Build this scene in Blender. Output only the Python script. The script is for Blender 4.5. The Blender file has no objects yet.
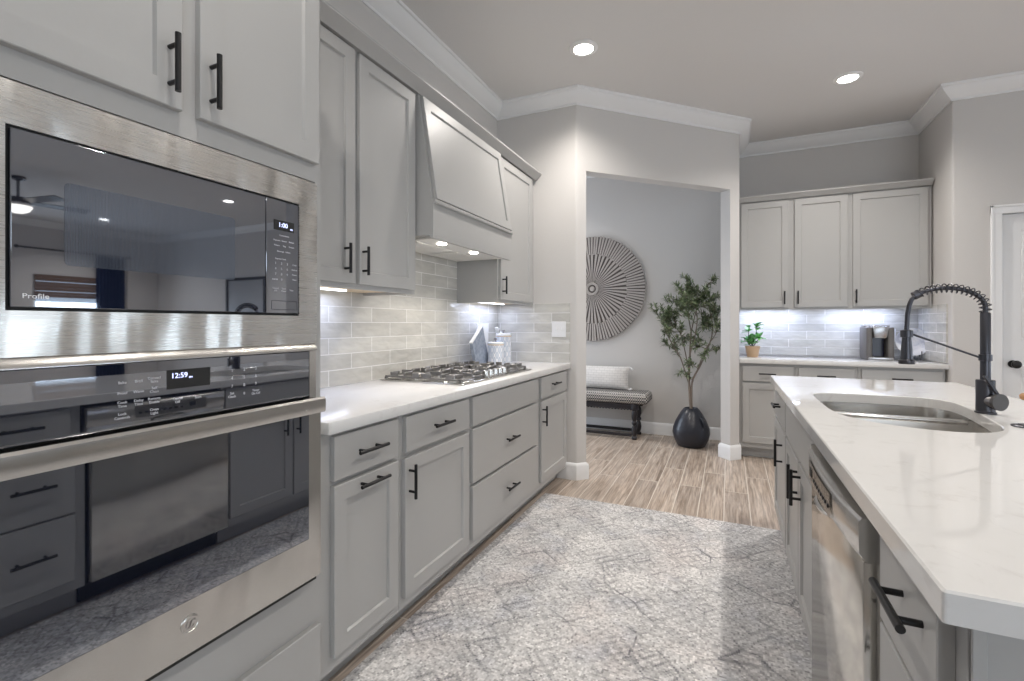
import bpy, bmesh, math, random
from mathutils import Vector, Matrix
random.seed(7)
SC = bpy.context.scene
COL = SC.collection
PI = math.pi

# ------------------------------------------------------------------ camera, sky, exposure
cam_d = bpy.data.cameras.new('camera')
cam = bpy.data.objects.new('camera', cam_d); COL.objects.link(cam)
cam.location = (0, 0, 1.222)
cam.rotation_euler = (PI/2, 0, math.atan(217/472))
cam_d.sensor_width = 36.0
cam_d.lens = 472/1024*36.0
cam_d.shift_y = -(340.5-324)/1024
cam_d.clip_start = 0.02
SC.camera = cam
SC.view_settings.view_transform = 'Standard'
SC.view_settings.look = 'None'
SC.view_settings.gamma = 1.0
SC.view_settings.use_curve_mapping = False
SC.view_settings.exposure = 0.5

W = bpy.data.worlds.new('world'); SC.world = W
W.use_nodes = True
bg = W.node_tree.nodes['Background']
bg.inputs[0].default_value = (0.70, 0.84, 1.0, 1); bg.inputs[1].default_value = 1.2

def area_light(name, loc, rot, sx, sy, power, color=(1, 1, 1), spread=PI, parent=None):
    d = bpy.data.lights.new(name, 'AREA'); d.shape = 'RECTANGLE'; d.size = sx; d.size_y = sy
    d.energy = power; d.color = color; d.spread = spread
    o = bpy.data.objects.new(name, d); COL.objects.link(o)
    o.location = loc; o.rotation_euler = rot
    if parent:
        o.parent = parent; o.location = Vector(loc)-parent.location
    return o
# daylight at the windows; the hall lamp stands before a wall without opening
area_light('daylight', (2.9, -3.02, 1.35), (PI/2, 0, 0), 4.3, 2.1, 34, (0.88, 0.94, 1.0))  # lamp of the unseen rear window, added to light the room
area_light('daylight', (8.86, 4.5, 1.12), (0, PI/2, 0), 1.0, 0.9, 26, (0.72, 0.86, 1.0))
area_light('daylight', (8.86, 1.1, 1.2), (0, PI/2, 0), 1.7, 3.0, 48, (0.84, 0.92, 1.0))
area_light('daylight', (-3.96, 4.60, 1.25), (0, -PI/2, 0), 2.0, 0.9, 36, (0.72, 0.84, 1.0))

# ------------------------------------------------------------------ materials
def mat(name, col=(0.8, 0.8, 0.8), rough=0.5, metal=0.0, spec=0.5, coat=0.0, emis=None, estr=0.0, trans=0.0, ior=1.5):
    m = bpy.data.materials.new(name); m.use_nodes = True
    b = m.node_tree.nodes['Principled BSDF']
    b.inputs['Base Color'].default_value = (*col, 1)
    b.inputs['Roughness'].default_value = rough
    b.inputs['Metallic'].default_value = metal
    b.inputs['Specular IOR Level'].default_value = spec
    b.inputs['Coat Weight'].default_value = coat
    b.inputs['Transmission Weight'].default_value = trans
    b.inputs['IOR'].default_value = ior
    if emis:
        b.inputs['Emission Color'].default_value = (*emis, 1); b.inputs['Emission Strength'].default_value = estr
    return m
class N:
    def __init__(s, m): s.t = m.node_tree; s.b = s.t.nodes['Principled BSDF']
    def n(s, typ, **kw):
        x = s.t.nodes.new(typ)
        for k, v in kw.items():
            if k.startswith('i_'):
                key = k[2:]
                x.inputs[int(key) if key.isdigit() else key.replace('_', ' ')].default_value = v
            else: setattr(x, k, v)
        return x
    def l(s, a, b): s.t.links.new(a, b)
    def coords(s, order='xyz', scale=(1, 1, 1), loc=(0, 0, 0), rot=0.0):
        tc = s.n('ShaderNodeTexCoord')
        out = tc.outputs['Object']
        if order != 'xyz':
            sp = s.n('ShaderNodeSeparateXYZ'); cb = s.n('ShaderNodeCombineXYZ')
            s.l(out, sp.inputs[0])
            for i, ch in enumerate(order): s.l(sp.outputs['xyz'.index(ch)], cb.inputs[i])
            out = cb.outputs[0]
        mp = s.n('ShaderNodeMapping')
        mp.inputs['Location'].default_value = loc; mp.inputs['Scale'].default_value = scale
        mp.inputs['Rotation'].default_value = (0, 0, rot)
        s.l(out, mp.inputs[0])
        return mp.outputs[0]
    def ramp(s, fac, stops):
        r = s.n('ShaderNodeValToRGB'); e = r.color_ramp.elements
        while len(e) < len(stops): e.new(0.5)
        for i, (p, c) in enumerate(stops):
            e[i].position = p; e[i].color = (*c, 1) if len(c) == 3 else c
        s.l(fac, r.inputs[0]); return r.outputs[0]
    def mix(s, fac, a, b, mode='MIX'):
        m = s.n('ShaderNodeMix', data_type='RGBA', blend_type=mode)
        for sock, v in ((m.inputs[0], fac), (m.inputs[6], a), (m.inputs[7], b)):
            if hasattr(v, 'links'): s.l(v, sock)
            elif isinstance(v, (int, float)): sock.default_value = v
            else: sock.default_value = (*v, 1)
        return m.outputs[2]
    def math(s, op, a, b=0.0, c=0.0):
        m = s.n('ShaderNodeMath', operation=op)
        for i, v in enumerate((a, b, c)):
            if hasattr(v, 'links'): s.l(v, m.inputs[i])
            else: m.inputs[i].default_value = v
        return m.outputs[0]
    def bump(s, h, strength=0.2, dist=0.01):
        b = s.n('ShaderNodeBump'); b.inputs['Strength'].default_value = strength; b.inputs['Distance'].default_value = dist
        s.l(h, b.inputs['Height']); s.l(b.outputs[0], s.b.inputs['Normal']); return b

def paint(name, col, rough=0.6, bump=0.05, scale=60):
    m = mat(name, col, rough); n = N(m)
    nz = n.n('ShaderNodeTexNoise', i_Scale=scale, i_Detail=3.0); n.l(n.coords(), nz.inputs['Vector'])
    n.bump(nz.outputs[0], bump, 0.004)
    return m
M = {}
M['wall'] = paint('wall_paint', (0.60, 0.58, 0.56), 0.7, 0.2, 90)
M['ceiling'] = paint('ceiling_paint', (0.72, 0.71, 0.70), 0.8, 0.2, 80)
M['trim'] = mat('white_trim_paint', (0.80, 0.80, 0.80), 0.4)
M['cab'] = paint('grey_cabinet_paint', (0.43, 0.425, 0.415), 0.38, 0.03, 120)
M['maple'] = mat('maple_underside', (0.72, 0.58, 0.40), 0.5)
M['black'] = mat('matte_black_metal', (0.012, 0.012, 0.013), 0.38, 0.3)
M['dark'] = mat('dark_recess', (0.01, 0.01, 0.01), 0.6)
M['white_plastic'] = mat('white_plastic', (0.82, 0.82, 0.82), 0.35)
M['lamp'] = mat('lamp_glow', (1, 1, 1), 0.5, emis=(1.0, 0.95, 0.88), estr=14)
M['led'] = mat('led_glow', (1, 1, 1), 0.5, emis=(0.86, 0.92, 1.0), estr=2.5)
M['display'] = mat('display_glow', (0, 0, 0), 0.5, emis=(0.55, 0.6, 1.0), estr=2.0)
M['legend'] = mat('printed_legend', (0.62, 0.62, 0.66), 0.6)
M['logo_print'] = mat('white_logo_print', (0.90, 0.90, 0.92), 0.5)
M['navy'] = mat('navy_curtain', (0.012, 0.03, 0.10), 0.8)
M['glassblack'] = mat('black_glass', (0.008, 0.010, 0.018), 0.02, spec=1.0, ior=2.3)
M['glassblack'].node_tree.nodes['Principled BSDF'].inputs['Specular Tint'].default_value = (0.88, 0.92, 1.0, 1)
M['brass'] = mat('warm_wood', (0.45, 0.22, 0.08), 0.4)
M['gold'] = mat('gold_metal', (0.75, 0.52, 0.30), 0.3, 1.0)
M['blackgap'] = M['dark']

def steel(name, order, base=(0.60, 0.585, 0.56), rough=0.27, wob=0.22):
    m = mat(name, base, rough, 1.0); n = N(m)
    nz = n.n('ShaderNodeTexNoise', i_Scale=1.0, i_Detail=1.0); n.l(n.coords(order, (11.0, 3.2, 1)), nz.inputs['Vector'])
    fine = n.n('ShaderNodeTexNoise', i_Scale=1.0, i_Detail=2.0); n.l(n.coords(order, (6, 900, 6)), fine.inputs['Vector'])
    r = n.n('ShaderNodeMapRange', i_3=rough-0.05, i_4=rough+0.07); n.l(fine.outputs[0], r.inputs[0]); n.l(r.outputs[0], n.b.inputs['Roughness'])
    n.bump(nz.outputs[0], 1.0, wob*0.12)
    return m
M['steel'] = steel('brushed_steel', 'yzx')
M['steel_flat'] = steel('brushed_steel_plain', 'yzx', wob=0.02, rough=0.22)
M['steel_door'] = steel('oven_door_steel', 'yzx', wob=0.07, rough=0.20)
M['steel_dw'] = steel('dishwasher_steel', 'yzx', (0.66, 0.64, 0.60), 0.13, 0.012)
M['sinksteel'] = mat('sink_steel', (0.68, 0.66, 0.63), 0.2, 1.0)
M['gunmetal'] = mat('gunmetal', (0.075, 0.075, 0.085), 0.33, 0.85)
M['gunmetal_light'] = mat('brushed_gunmetal', (0.30, 0.29, 0.29), 0.3, 0.9)
M['gunmetal_cap'] = mat('satin_gunmetal', (0.10, 0.095, 0.095), 0.5, 0.5)
M['iron'] = mat('cast_iron', (0.22, 0.215, 0.21), 0.32, 0.7)

def quartz(rough):
    m = mat('white_quartz', (0.80, 0.785, 0.765), rough, spec=0.5); n = N(m)
    v = n.coords()
    a = n.n('ShaderNodeTexNoise', i_Scale=9.0, i_Detail=8.0, i_Roughness=0.7, i_Distortion=1.2); n.l(v, a.inputs['Vector'])
    c = n.ramp(a.outputs[0], [(0.0, (0.60, 0.58, 0.56)), (0.36, (0.66, 0.645, 0.63)), (0.44, (0.71, 0.70, 0.685)), (1.0, (0.73, 0.72, 0.705))])
    n.l(c, n.b.inputs['Base Color']); return m
M['quartz'] = quartz(0.035); M['quartz_honed'] = quartz(0.24)

def tile(name, order, loc):
    m = mat(name, (0.6, 0.59, 0.56), 0.13); n = N(m)
    v = n.coords(order, (1, 1, 1), loc)
    br = n.n('ShaderNodeTexBrick', offset=0.5, offset_frequency=2, squash=1.0, squash_frequency=1)
    br.inputs['Scale'].default_value = 1.0; br.inputs['Mortar Size'].default_value = 0.0028
    br.inputs['Mortar Smooth'].default_value = 0.15; br.inputs['Bias'].default_value = 0.0
    br.inputs['Brick Width'].default_value = 0.305; br.inputs['Row Height'].default_value = 0.079
    br.inputs['Color1'].default_value = (0.54, 0.525, 0.49, 1); br.inputs['Color2'].default_value = (0.65, 0.635, 0.595, 1)
    br.inputs['Mortar'].default_value = (0.80, 0.79, 0.77, 1)
    n.l(v, br.inputs['Vector'])
    nz = n.n('ShaderNodeTexNoise', i_Scale=11.0, i_Detail=4.0); n.l(n.coords(order, (0.6, 2.0, 1)), nz.inputs['Vector'])
    sh = n.ramp(nz.outputs[0], [(0.3, (0.86, 0.86, 0.86)), (0.7, (1.08, 1.08, 1.07))])
    n.l(n.mix(1.0, br.outputs['Color'], sh, 'MULTIPLY'), n.b.inputs['Base Color'])
    rg = n.ramp(br.outputs['Fac'], [(0, (0.10,)*3), (1, (0.7,)*3)]); n.l(rg, n.b.inputs['Roughness'])
    wv = n.n('ShaderNodeTexNoise', i_Scale=17.0, i_Detail=1.5, i_Distortion=0.5); n.l(n.coords(order, (0.7, 1.3, 1)), wv.inputs['Vector'])
    h = n.math('SUBTRACT', n.math('MULTIPLY', wv.outputs[0], 0.9), n.math('MULTIPLY', br.outputs['Fac'], 0.8))
    n.bump(h, 0.55, 0.010)
    return m
# phases come from the joints seen in the photograph
M['tile_left'] = tile('handmade_tile_left', 'yzx', (-1.865, -0.915, 0))
M['tile_end'] = tile('handmade_tile_end', 'xzy', (1.44, -0.915, 0))
M['tile_back'] = tile('handmade_tile_back', 'xzy', (-0.386+0.1525, -0.915, 0))
M['tile_side'] = tile('handmade_tile_side', 'yzx', (-5.30, -0.915, 0))

def floor_mat():
    m = mat('wood_plank_tile', (0.4, 0.33, 0.27), 0.35); n = N(m)
    v = n.coords('yxz', (1, 1, 1), (0.2, 0.03, 0))
    def brick(c1, c2, mort):
        br = n.n('ShaderNodeTexBrick', offset=0.37, offset_frequency=2, squash=1.0)
        br.inputs['Scale'].default_value = 1.0; br.inputs['Mortar Size'].default_value = 0.003; br.inputs['Mortar Smooth'].default_value = 0.1
        br.inputs['Bias'].default_value = 0.0
        br.inputs['Brick Width'].default_value = 1.10; br.inputs['Row Height'].default_value = 0.155
        br.inputs['Color1'].default_value = (*c1, 1); br.inputs['Color2'].default_value = (*c2, 1); br.inputs['Mortar'].default_value = (*mort, 1)
        n.l(v, br.inputs['Vector']); return br
    br = brick((0.0, 0.0, 0.0), (1, 1, 1), (0.5, 0.5, 0.5))
    # grain: noise stretched along the plank, shifted plank by plank
    ad = n.n('ShaderNodeVectorMath', operation='MULTIPLY_ADD')
    n.l(br.outputs['Color'], ad.inputs[0]); ad.inputs[1].default_value = (7.3, 3.1, 5.7)
    n.l(n.coords('yxz', (1.0, 11.0, 1)), ad.inputs[2])
    g1 = n.n('ShaderNodeTexNoise', i_Scale=1.7, i_Detail=6.0, i_Roughness=0.62, i_Distortion=0.9); n.l(ad.outputs[0], g1.inputs['Vector'])
    g2 = n.n('ShaderNodeTexNoise', i_Scale=1.0, i_Detail=4.0, i_Roughness=0.6)
    ad2 = n.n('ShaderNodeVectorMath', operation='MULTIPLY'); n.l(ad.outputs[0], ad2.inputs[0]); ad2.inputs[1].default_value = (4.0, 9.0, 1)
    n.l(ad2.outputs[0], g2.inputs['Vector'])
    c = n.ramp(g1.outputs[0], [(0.24, (0.20, 0.15, 0.115)), (0.40, (0.36, 0.29, 0.235)), (0.54, (0.48, 0.40, 0.335)), (0.75, (0.60, 0.53, 0.46))])
    c = n.mix(0.55, c, n.ramp(g2.outputs[0], [(0.30, (0.38,)*3), (0.62, (1.28,)*3)]), 'MULTIPLY')
    tone = n.ramp(br.outputs['Color'], [(0, (0.90, 0.90, 0.90)), (1, (1.10, 1.09, 1.08))])
    c = n.mix(1.0, c, tone, 'MULTIPLY')
    c = n.mix(br.outputs['Fac'], c, (0.66, 0.60, 0.53))
    n.l(c, n.b.inputs['Base Color'])
    n.bump(n.math('SUBTRACT', n.math('MULTIPLY', g2.outputs[0], 0.3), br.outputs['Fac']), 0.25, 0.003)
    return m
M['floor'] = floor_mat()

RX0, RX1, RY0, RY1 = -1.20, 0.30, -1.55, 3.18
def rug_mat():
    m = mat('faded_persian_rug', (0.5, 0.5, 0.5), 0.95, spec=0.1); n = N(m)
    raw = n.coords()
    sn = n.n('ShaderNodeVectorMath', operation='SNAP'); n.l(raw, sn.inputs[0]); sn.inputs[1].default_value = (0.0075, 0.0075, 1.0)
    v = sn.outputs[0]          # the knots of the pile
    def mapped(sc=(1, 1, 1), off=(0, 0, 0), rot=0.0, src=None):
        mp = n.n('ShaderNodeMapping'); mp.inputs['Scale'].default_value = sc; mp.inputs['Location'].default_value = off; mp.inputs['Rotation'].default_value = (0, 0, rot)
        n.l(src or v, mp.inputs[0]); return mp.outputs[0]
    def noise(sc, det, ro, vec=None, dist=0.0):
        x = n.n('ShaderNodeTexNoise', i_Scale=sc, i_Detail=det, i_Roughness=ro, i_Distortion=dist); n.l(vec or v, x.inputs['Vector']); return x.outputs[0]
    patch = noise(3.2, 4.0, 0.6); mott = noise(30.0, 6.0, 0.85)
    fx1 = noise(1.0, 3.0, 0.8, mapped((36, 120, 1))); fx2 = noise(1.0, 3.0, 0.8, mapped((120, 36, 1), (3, 1, 0)))
    knot = n.n('ShaderNodeTexWhiteNoise', noise_dimensions='2D'); n.l(v, knot.inputs['Vector'])
    thr = noise(1.0, 2.0, 0.6, mapped((30, 260, 1), src=raw))
    def mask(off, lo, hi, sc=5.0): return n.ramp(noise(sc, 4.0, 0.7, mapped((1, 1, 1), off)), [(lo, (0,)*3), (hi, (1,)*3)])
    def cells(scale, rnd, w, off, rot=PI/4):
        vo = n.n('ShaderNodeTexVoronoi', feature='DISTANCE_TO_EDGE'); vo.inputs['Scale'].default_value = scale; vo.inputs['Randomness'].default_value = rnd
        n.l(mapped((1, 1, 1), off, rot), vo.inputs['Vector']); return n.ramp(vo.outputs['Distance'], [(0.0, (1,)*3), (w, (0,)*3)])
    def rings(scale, freq, off, lo=0.35, hi=0.75):
        # stepped diamonds of the worn medallions
        vo = n.n('ShaderNodeTexVoronoi', feature='F1', distance='MANHATTAN'); vo.inputs['Scale'].default_value = scale; vo.inputs['Randomness'].default_value = 0.25
        n.l(mapped((1, 1.0, 1), off), vo.inputs['Vector']); return n.ramp(n.math('SINE', n.math('MULTIPLY', vo.outputs['Distance'], freq)), [(lo, (0,)*3), (hi, (1,)*3)])
    m1 = mask((7, 2, 0), 0.44, 0.58); m2 = mask((2, 9, 0), 0.42, 0.60); m3 = mask((4, 4, 0), 0.46, 0.60, 6.0)
    pat = n.math('MULTIPLY', cells(5.2, 0.5, 0.032, (0.13, 0.07, 0)), n.math('MULTIPLY', m1, 0.85))
    pat = n.math('ADD', pat, n.math('MULTIPLY', cells(12.0, 0.6, 0.06, (1.3, .4, 0)), n.math('MULTIPLY', m2, 0.5)))
    pat = n.math('ADD', pat, n.math('MULTIPLY', rings(3.0, 34.0, (0.2, 0.1, 0)), n.math('MULTIPLY', m3, 0.38)))
    pat = n.math('ADD', pat, n.math('MULTIPLY', rings(9.0, 22.0, (0.9, 0.4, 0)), n.math('MULTIPLY', m2, 0.36)))
    fl = n.math('MULTIPLY', n.math('ADD', fx1, fx2), 0.5)
    pat = n.math('MULTIPLY', pat, n.ramp(fl, [(0.42, (0.25,)*3), (0.55, (1.25,)*3)]))
    base = n.mix(n.ramp(patch, [(0.36, (0,)*3), (0.62, (1,)*3)]), (0.70, 0.685, 0.675), (0.56, 0.555, 0.555))
    base = n.mix(n.ramp(noise(2.4, 5.0, 0.6, mapped((1, 1, 1), (5, 3, 0))), [(0.5, (0,)*3), (0.70, (0.5,)*3)]), base, (0.62, 0.55, 0.53))
    base = n.mix(n.ramp(noise(4.4, 5.0, 0.6, mapped((1, 1, 1), (1, 8, 0))), [(0.54, (0,)*3), (0.70, (0.6,)*3)]), base, (0.47, 0.48, 0.53))
    c = n.mix(n.math('MINIMUM', pat, 0.9), base, (0.13, 0.13, 0.145))
    c = n.mix(n.ramp(mott, [(0.52, (0,)*3), (0.66, (0.55,)*3)]), c, (0.28, 0.28, 0.295))
    c = n.mix(1.0, c, n.ramp(fl, [(0.40, (0.55,)*3), (0.49, (1.0,)*3), (0.58, (1.26,)*3)]), 'MULTIPLY')
    c = n.mix(0.3, c, n.ramp(knot.outputs[0], [(0.0, (0.62,)*3), (1.0, (1.36,)*3)]), 'MULTIPLY')
    n.l(c, n.b.inputs['Base Color'])
    n.bump(n.math('ADD', thr, fl), 0.4, 0.004)
    return m
M['rug'] = rug_mat()

# ------------------------------------------------------------------ mesh helpers
def nb(): return bmesh.new()
def merge(bm, tmp, mtx=None):
    if mtx is not None: bmesh.ops.transform(tmp, matrix=mtx, verts=tmp.verts)
    me = bpy.data.meshes.new('tmp'); tmp.to_mesh(me); tmp.free(); bm.from_mesh(me); bpy.data.meshes.remove(me)
def box(bm, x0, x1, y0, y1, z0, z1, bev=0.0, seg=1):
    t = nb(); bmesh.ops.create_cube(t, size=1.0)
    for v in t.verts:
        v.co = Vector((x0+(v.co.x+.5)*(x1-x0), y0+(v.co.y+.5)*(y1-y0), z0+(v.co.z+.5)*(z1-z0)))
    if bev: bmesh.ops.bevel(t, geom=list(t.edges), offset=bev, segments=seg, profile=0.5, affect='EDGES', clamp_overlap=True)
    bmesh.ops.recalc_face_normals(t, faces=t.faces)
    merge(bm, t); return bm
def prism(bm, poly, z0, z1, bev=0.0, seg=2, axis='z', bev_only_vert=True, only=None):
    """polygon (a,b) extruded along the third axis"""
    t = nb()
    def P(a, b, c): return {'z': (a, b, c), 'y': (a, c, b), 'x': (c, a, b)}[axis]
    lo = [t.verts.new(P(a, b, z0)) for a, b in poly]; hi = [t.verts.new(P(a, b, z1)) for a, b in poly]
    n = len(poly)
    t.faces.new(lo[::-1]); t.faces.new(hi)
    for i in range(n): t.faces.new((lo[i], lo[(i+1) % n], hi[(i+1) % n], hi[i]))
    if bev:
        es = [e for e in t.edges if (abs((e.verts[0].co-e.verts[1].co)['xyz'.index(axis)]) > 1e-6) or not bev_only_vert]
        if only is not None: es = [e for e in es if any((e.verts[0].co.xy-Vector(q)).length < 1e-5 and (e.verts[1].co.xy-Vector(q)).length < 1e-5 for q in only)]
        bmesh.ops.bevel(t, geom=es, offset=bev, segments=seg, profile=0.5, affect='EDGES', clamp_overlap=True)
    bmesh.ops.recalc_face_normals(t, faces=t.faces)
    merge(bm, t); return bm
def ring_frame(p, q):
    d = (Vector(q)-Vector(p)).normalized()
    up = Vector((0, 0, 1)) if abs(d.z) < 0.9 else Vector((1, 0, 0))
    a = d.cross(up).normalized(); return a, d.cross(a).normalized()
def tube(bm, pts, r, seg=10, cap=True, closed=False):
    pts = [Vector(p) for p in pts]; n = len(pts)
    rs = r if isinstance(r, (list, tuple)) else [r]*n
    rings = []; a = None
    for i, p in enumerate(pts):
        if closed: d = (pts[(i+1) % n]-pts[i-1])
        else: d = pts[min(i+1, n-1)]-pts[max(i-1, 0)]
        d.normalize()
        if a is None: a, _ = ring_frame((0, 0, 0), d)
        a = (a-d*a.dot(d)).normalized(); b = d.cross(a)
        rings.append([bm.verts.new(p+(a*math.cos(2*PI*k/seg)+b*math.sin(2*PI*k/seg))*rs[i]) for k in range(seg)])
    for i in range(n if closed else n-1):
        u, w = rings[i], rings[(i+1) % n]
        for k in range(seg): bm.faces.new((u[k], u[(k+1) % seg], w[(k+1) % seg], w[k]))
    if cap and not closed:
        bm.faces.new(rings[0][::-1]); bm.faces.new(rings[-1])
    return bm
def cyl(bm, p, q, r, r2=None, seg=18): return tube(bm, [p, q], [r, r if r2 is None else r2], seg)
def lathe(bm, c, prof, seg=32, mtx=None):
    t = nb(); rings = []
    for r, z in prof:
        if r < 1e-5: rings.append([t.verts.new((0, 0, z))])
        else: rings.append([t.verts.new((r*math.cos(2*PI*k/seg), r*math.sin(2*PI*k/seg), z)) for k in range(seg)])
    for u, w in zip(rings, rings[1:]):
        for k in range(seg):
            k2 = (k+1) % seg
            if len(u) == 1 and len(w) == 1: continue
            if len(u) == 1: t.faces.new((u[0], w[k2], w[k]))
            elif len(w) == 1: t.faces.new((u[k], u[k2], w[0]))
            else: t.faces.new((u[k], u[k2], w[k2], w[k]))
    if len(rings[0]) > 1: t.faces.new(rings[0][::-1])
    if len(rings[-1]) > 1: t.faces.new(rings[-1])
    bmesh.ops.recalc_face_normals(t, faces=t.faces)
    merge(bm, t, Matrix.Translation(Vector(c)) @ (mtx or Matrix.Identity(4))); return bm
def sph(bm, c, r, sc=(1, 1, 1), seg=16):
    t = nb(); bmesh.ops.create_uvsphere(t, u_segments=seg, v_segments=seg//2+2, radius=r)
    merge(bm, t, Matrix.Translation(Vector(c)) @ Matrix.Diagonal((*sc, 1))); return bm
def basis(O, ea, eo):
    ea, eo = Vector(ea), Vector(eo); z = Vector((0, 0, 1))
    m = Matrix((ea, eo, z)).transposed().to_4x4(); m.translation = Vector(O); return m
def slab_front(bm, O, ea, eo, w, h, th=0.019, rail=None, rec=0.009, bev=0.002):
    """flat or shaker front: a along ea, outward eo, up z"""
    t = nb()
    def ring(i, o): return [t.verts.new((i, o, i)), t.verts.new((w-i, o, i)), t.verts.new((w-i, o, h-i)), t.verts.new((i, o, h-i))]
    rs = [ring(0, 0), ring(0, th-bev), ring(bev, th)]
    if rail: rs += [ring(rail-0.001, th), ring(rail+0.003, th-rec)]
    t.faces.new(rs[0])
    for u, v in zip(rs, rs[1:]):
        for k in range(4): t.faces.new((u[k], u[(k+1) % 4], v[(k+1) % 4], v[k]))
    t.faces.new(rs[-1])
    bmesh.ops.recalc_face_normals(t, faces=t.faces)
    mm = basis(O, ea, eo)
    if mm.determinant() < 0: 
        bmesh.ops.transform(t, matrix=mm, verts=t.verts); bmesh.ops.reverse_faces(t, faces=t.faces); merge(bm, t)
    else: merge(bm, t, mm)
    return bm
def pull_bm(C, direction, eo, L=0.135, span=0.082, r=0.0062, stand=0.032):
    bm = nb(); C = Vector(C); d = Vector(direction); eo = Vector(eo)
    cyl(bm, C+eo*stand-d*L/2, C+eo*stand+d*L/2, r, seg=14)
    for s in (-1, 1): cyl(bm, C+d*s*span/2, C+d*s*span/2+eo*(stand), r*0.82, seg=12)
    return bm

ORG = {}
def obj(name, bm, m, parent=None, label=None, smooth=True):
    if smooth:
        bm.normal_update()
        for f in bm.faces: f.smooth = True
        for e in bm.edges:
            if len(e.link_faces) == 2: e.smooth = e.calc_face_angle(0) < math.radians(38)
    L = ORG.get(parent.name, Vector()) if parent else Vector()
    if L.length: bmesh.ops.translate(bm, verts=bm.verts, vec=-L)
    me = bpy.data.meshes.new(name); bm.to_mesh(me); bm.free()
    if isinstance(m, str): m = M[m]
    me.materials.append(m)
    o = bpy.data.objects.new(name, me); COL.objects.link(o)
    if parent: o.parent = parent; ORG[o.name] = L
    else: ORG[o.name] = Vector()
    if label: o['label'] = label
    return o
def tag(o, label, cat, group=None):
    o['label'] = label; o['category'] = cat
    if group: o['group'] = group
    return o
def thing(name, label, cat, loc=(0, 0, 0), group=None):
    o = bpy.data.objects.new(name, None); COL.objects.link(o); o.empty_display_size = 0.1
    o.location = loc; ORG[o.name] = Vector(loc); return tag(o, label, cat, group)
def struct(name, bm, m, parent=None):
    o = obj(name, bm, m, parent)
    if not parent: o['kind'] = 'structure'
    return o
def text(name, s, size, mtx, m, parent, depth=0.0004, align='CENTER', label=None):
    cu = bpy.data.curves.new('t', 'FONT'); cu.body = s; cu.size = size; cu.extrude = depth; cu.align_x = align; cu.align_y = 'CENTER'; cu.resolution_u = 3
    tmp = bpy.data.objects.new('t', cu); COL.objects.link(tmp)
    dg = bpy.context.evaluated_depsgraph_get()
    me = bpy.data.meshes.new_from_object(tmp.evaluated_get(dg)); bpy.data.objects.remove(tmp); bpy.data.curves.remove(cu)
    bm = nb(); bm.from_mesh(me); bpy.data.meshes.remove(me)
    bmesh.ops.transform(bm, matrix=mtx, verts=bm.verts)
    if name is None: return bm
    return obj(name, bm, m, parent, label, smooth=False)
def facing_x(p): # text plane facing +x: right = +y, up = z
    m = Matrix(((0, 0, 1), (1, 0, 0), (0, 1, 0))).to_4x4(); m.translation = Vector(p); return m

# ------------------------------------------------------------------ room shell
WL, YE, YB, XR, YP = -1.778, 3.57, 5.42, 1.562, 4.72     # left wall, end wall, back wall, alcove right wall, pantry wall
H = 3.048; XF, YN, YR = 8.80, 6.00, -3.0
Q = math.sqrt(.5)
S0 = Vector((-1.025, 3.632)); S1 = Vector((0.010, 4.667)); A = Vector((-1.087, 3.57)); B = Vector((0.085, 4.742))
T = 0.112; NI = Vector((-Q, Q))
S0i, S1i = S0+NI*T, S1+NI*T
struct('floor', box(nb(), -4.2, 9.0, -3.2, 6.2, -0.08, 0.0), 'floor')
struct('ceiling', box(nb(), -4.2, 9.0, -3.2, 6.2, H, H+0.1), 'ceiling')
struct('wall_left', box(nb(), WL-0.12, WL, YR-0.1, YE, 0, H), 'wall')
struct('wall_end', prism(nb(), [(-4.1, YE), (A.x, A.y), tuple(S0), tuple(S0i), (S0i.x-0.06, S0i.y), (-4.1, S0i.y)], 0, H, 0.012, 3, only=[tuple(A)]), 'wall')
hd = prism(nb(), [tuple(S0), tuple(S1), tuple(S1i), tuple(S0i)], 2.431, H)
struct('wall_corner', hd, 'wall')
struct('wall_alcove', prism(nb(), [tuple(S1), tuple(B), (0.085, YB), (-0.045, YB), (-0.045, S1i.y+0.03), tuple(S1i)], 0, H, 0.010, 3, only=[tuple(B)]), 'wall')
struct('wall_back', box(nb(), -4.1, XR+0.1, YB, YB+0.12, 0, H), 'wall')
struct('wall_hall', box(nb(), -4.1, -4.0, YE, YB, 0, H), 'wall')
# pantry wall with a door opening
DX0, DX1, DH = 1.842, 2.60, 2.045
pw = nb()
prism(pw, [(XR, YB), (XR, YP), (DX0, YP), (DX0, YP+0.12), (XR+0.12, YP+0.12), (XR+0.12, YB)], 0, H, 0.014, 3, only=[(XR, YP)])
struct('wall_right', pw, 'wall')
pw = nb()
box(pw, DX1, 3.40, YP, YP+0.12, 0, H); box(pw, DX0, DX1, YP, YP+0.12, DH, H)
struct('wall_pantry', pw, 'wall')
struct('wall_return', box(nb(), 3.28, 3.40, YP+0.12, YN, 0, H), 'wall')
struct('wall_living', box(nb(), 3.28, XF+0.1, YN, YN+0.1, 0, H), 'wall')
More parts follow.
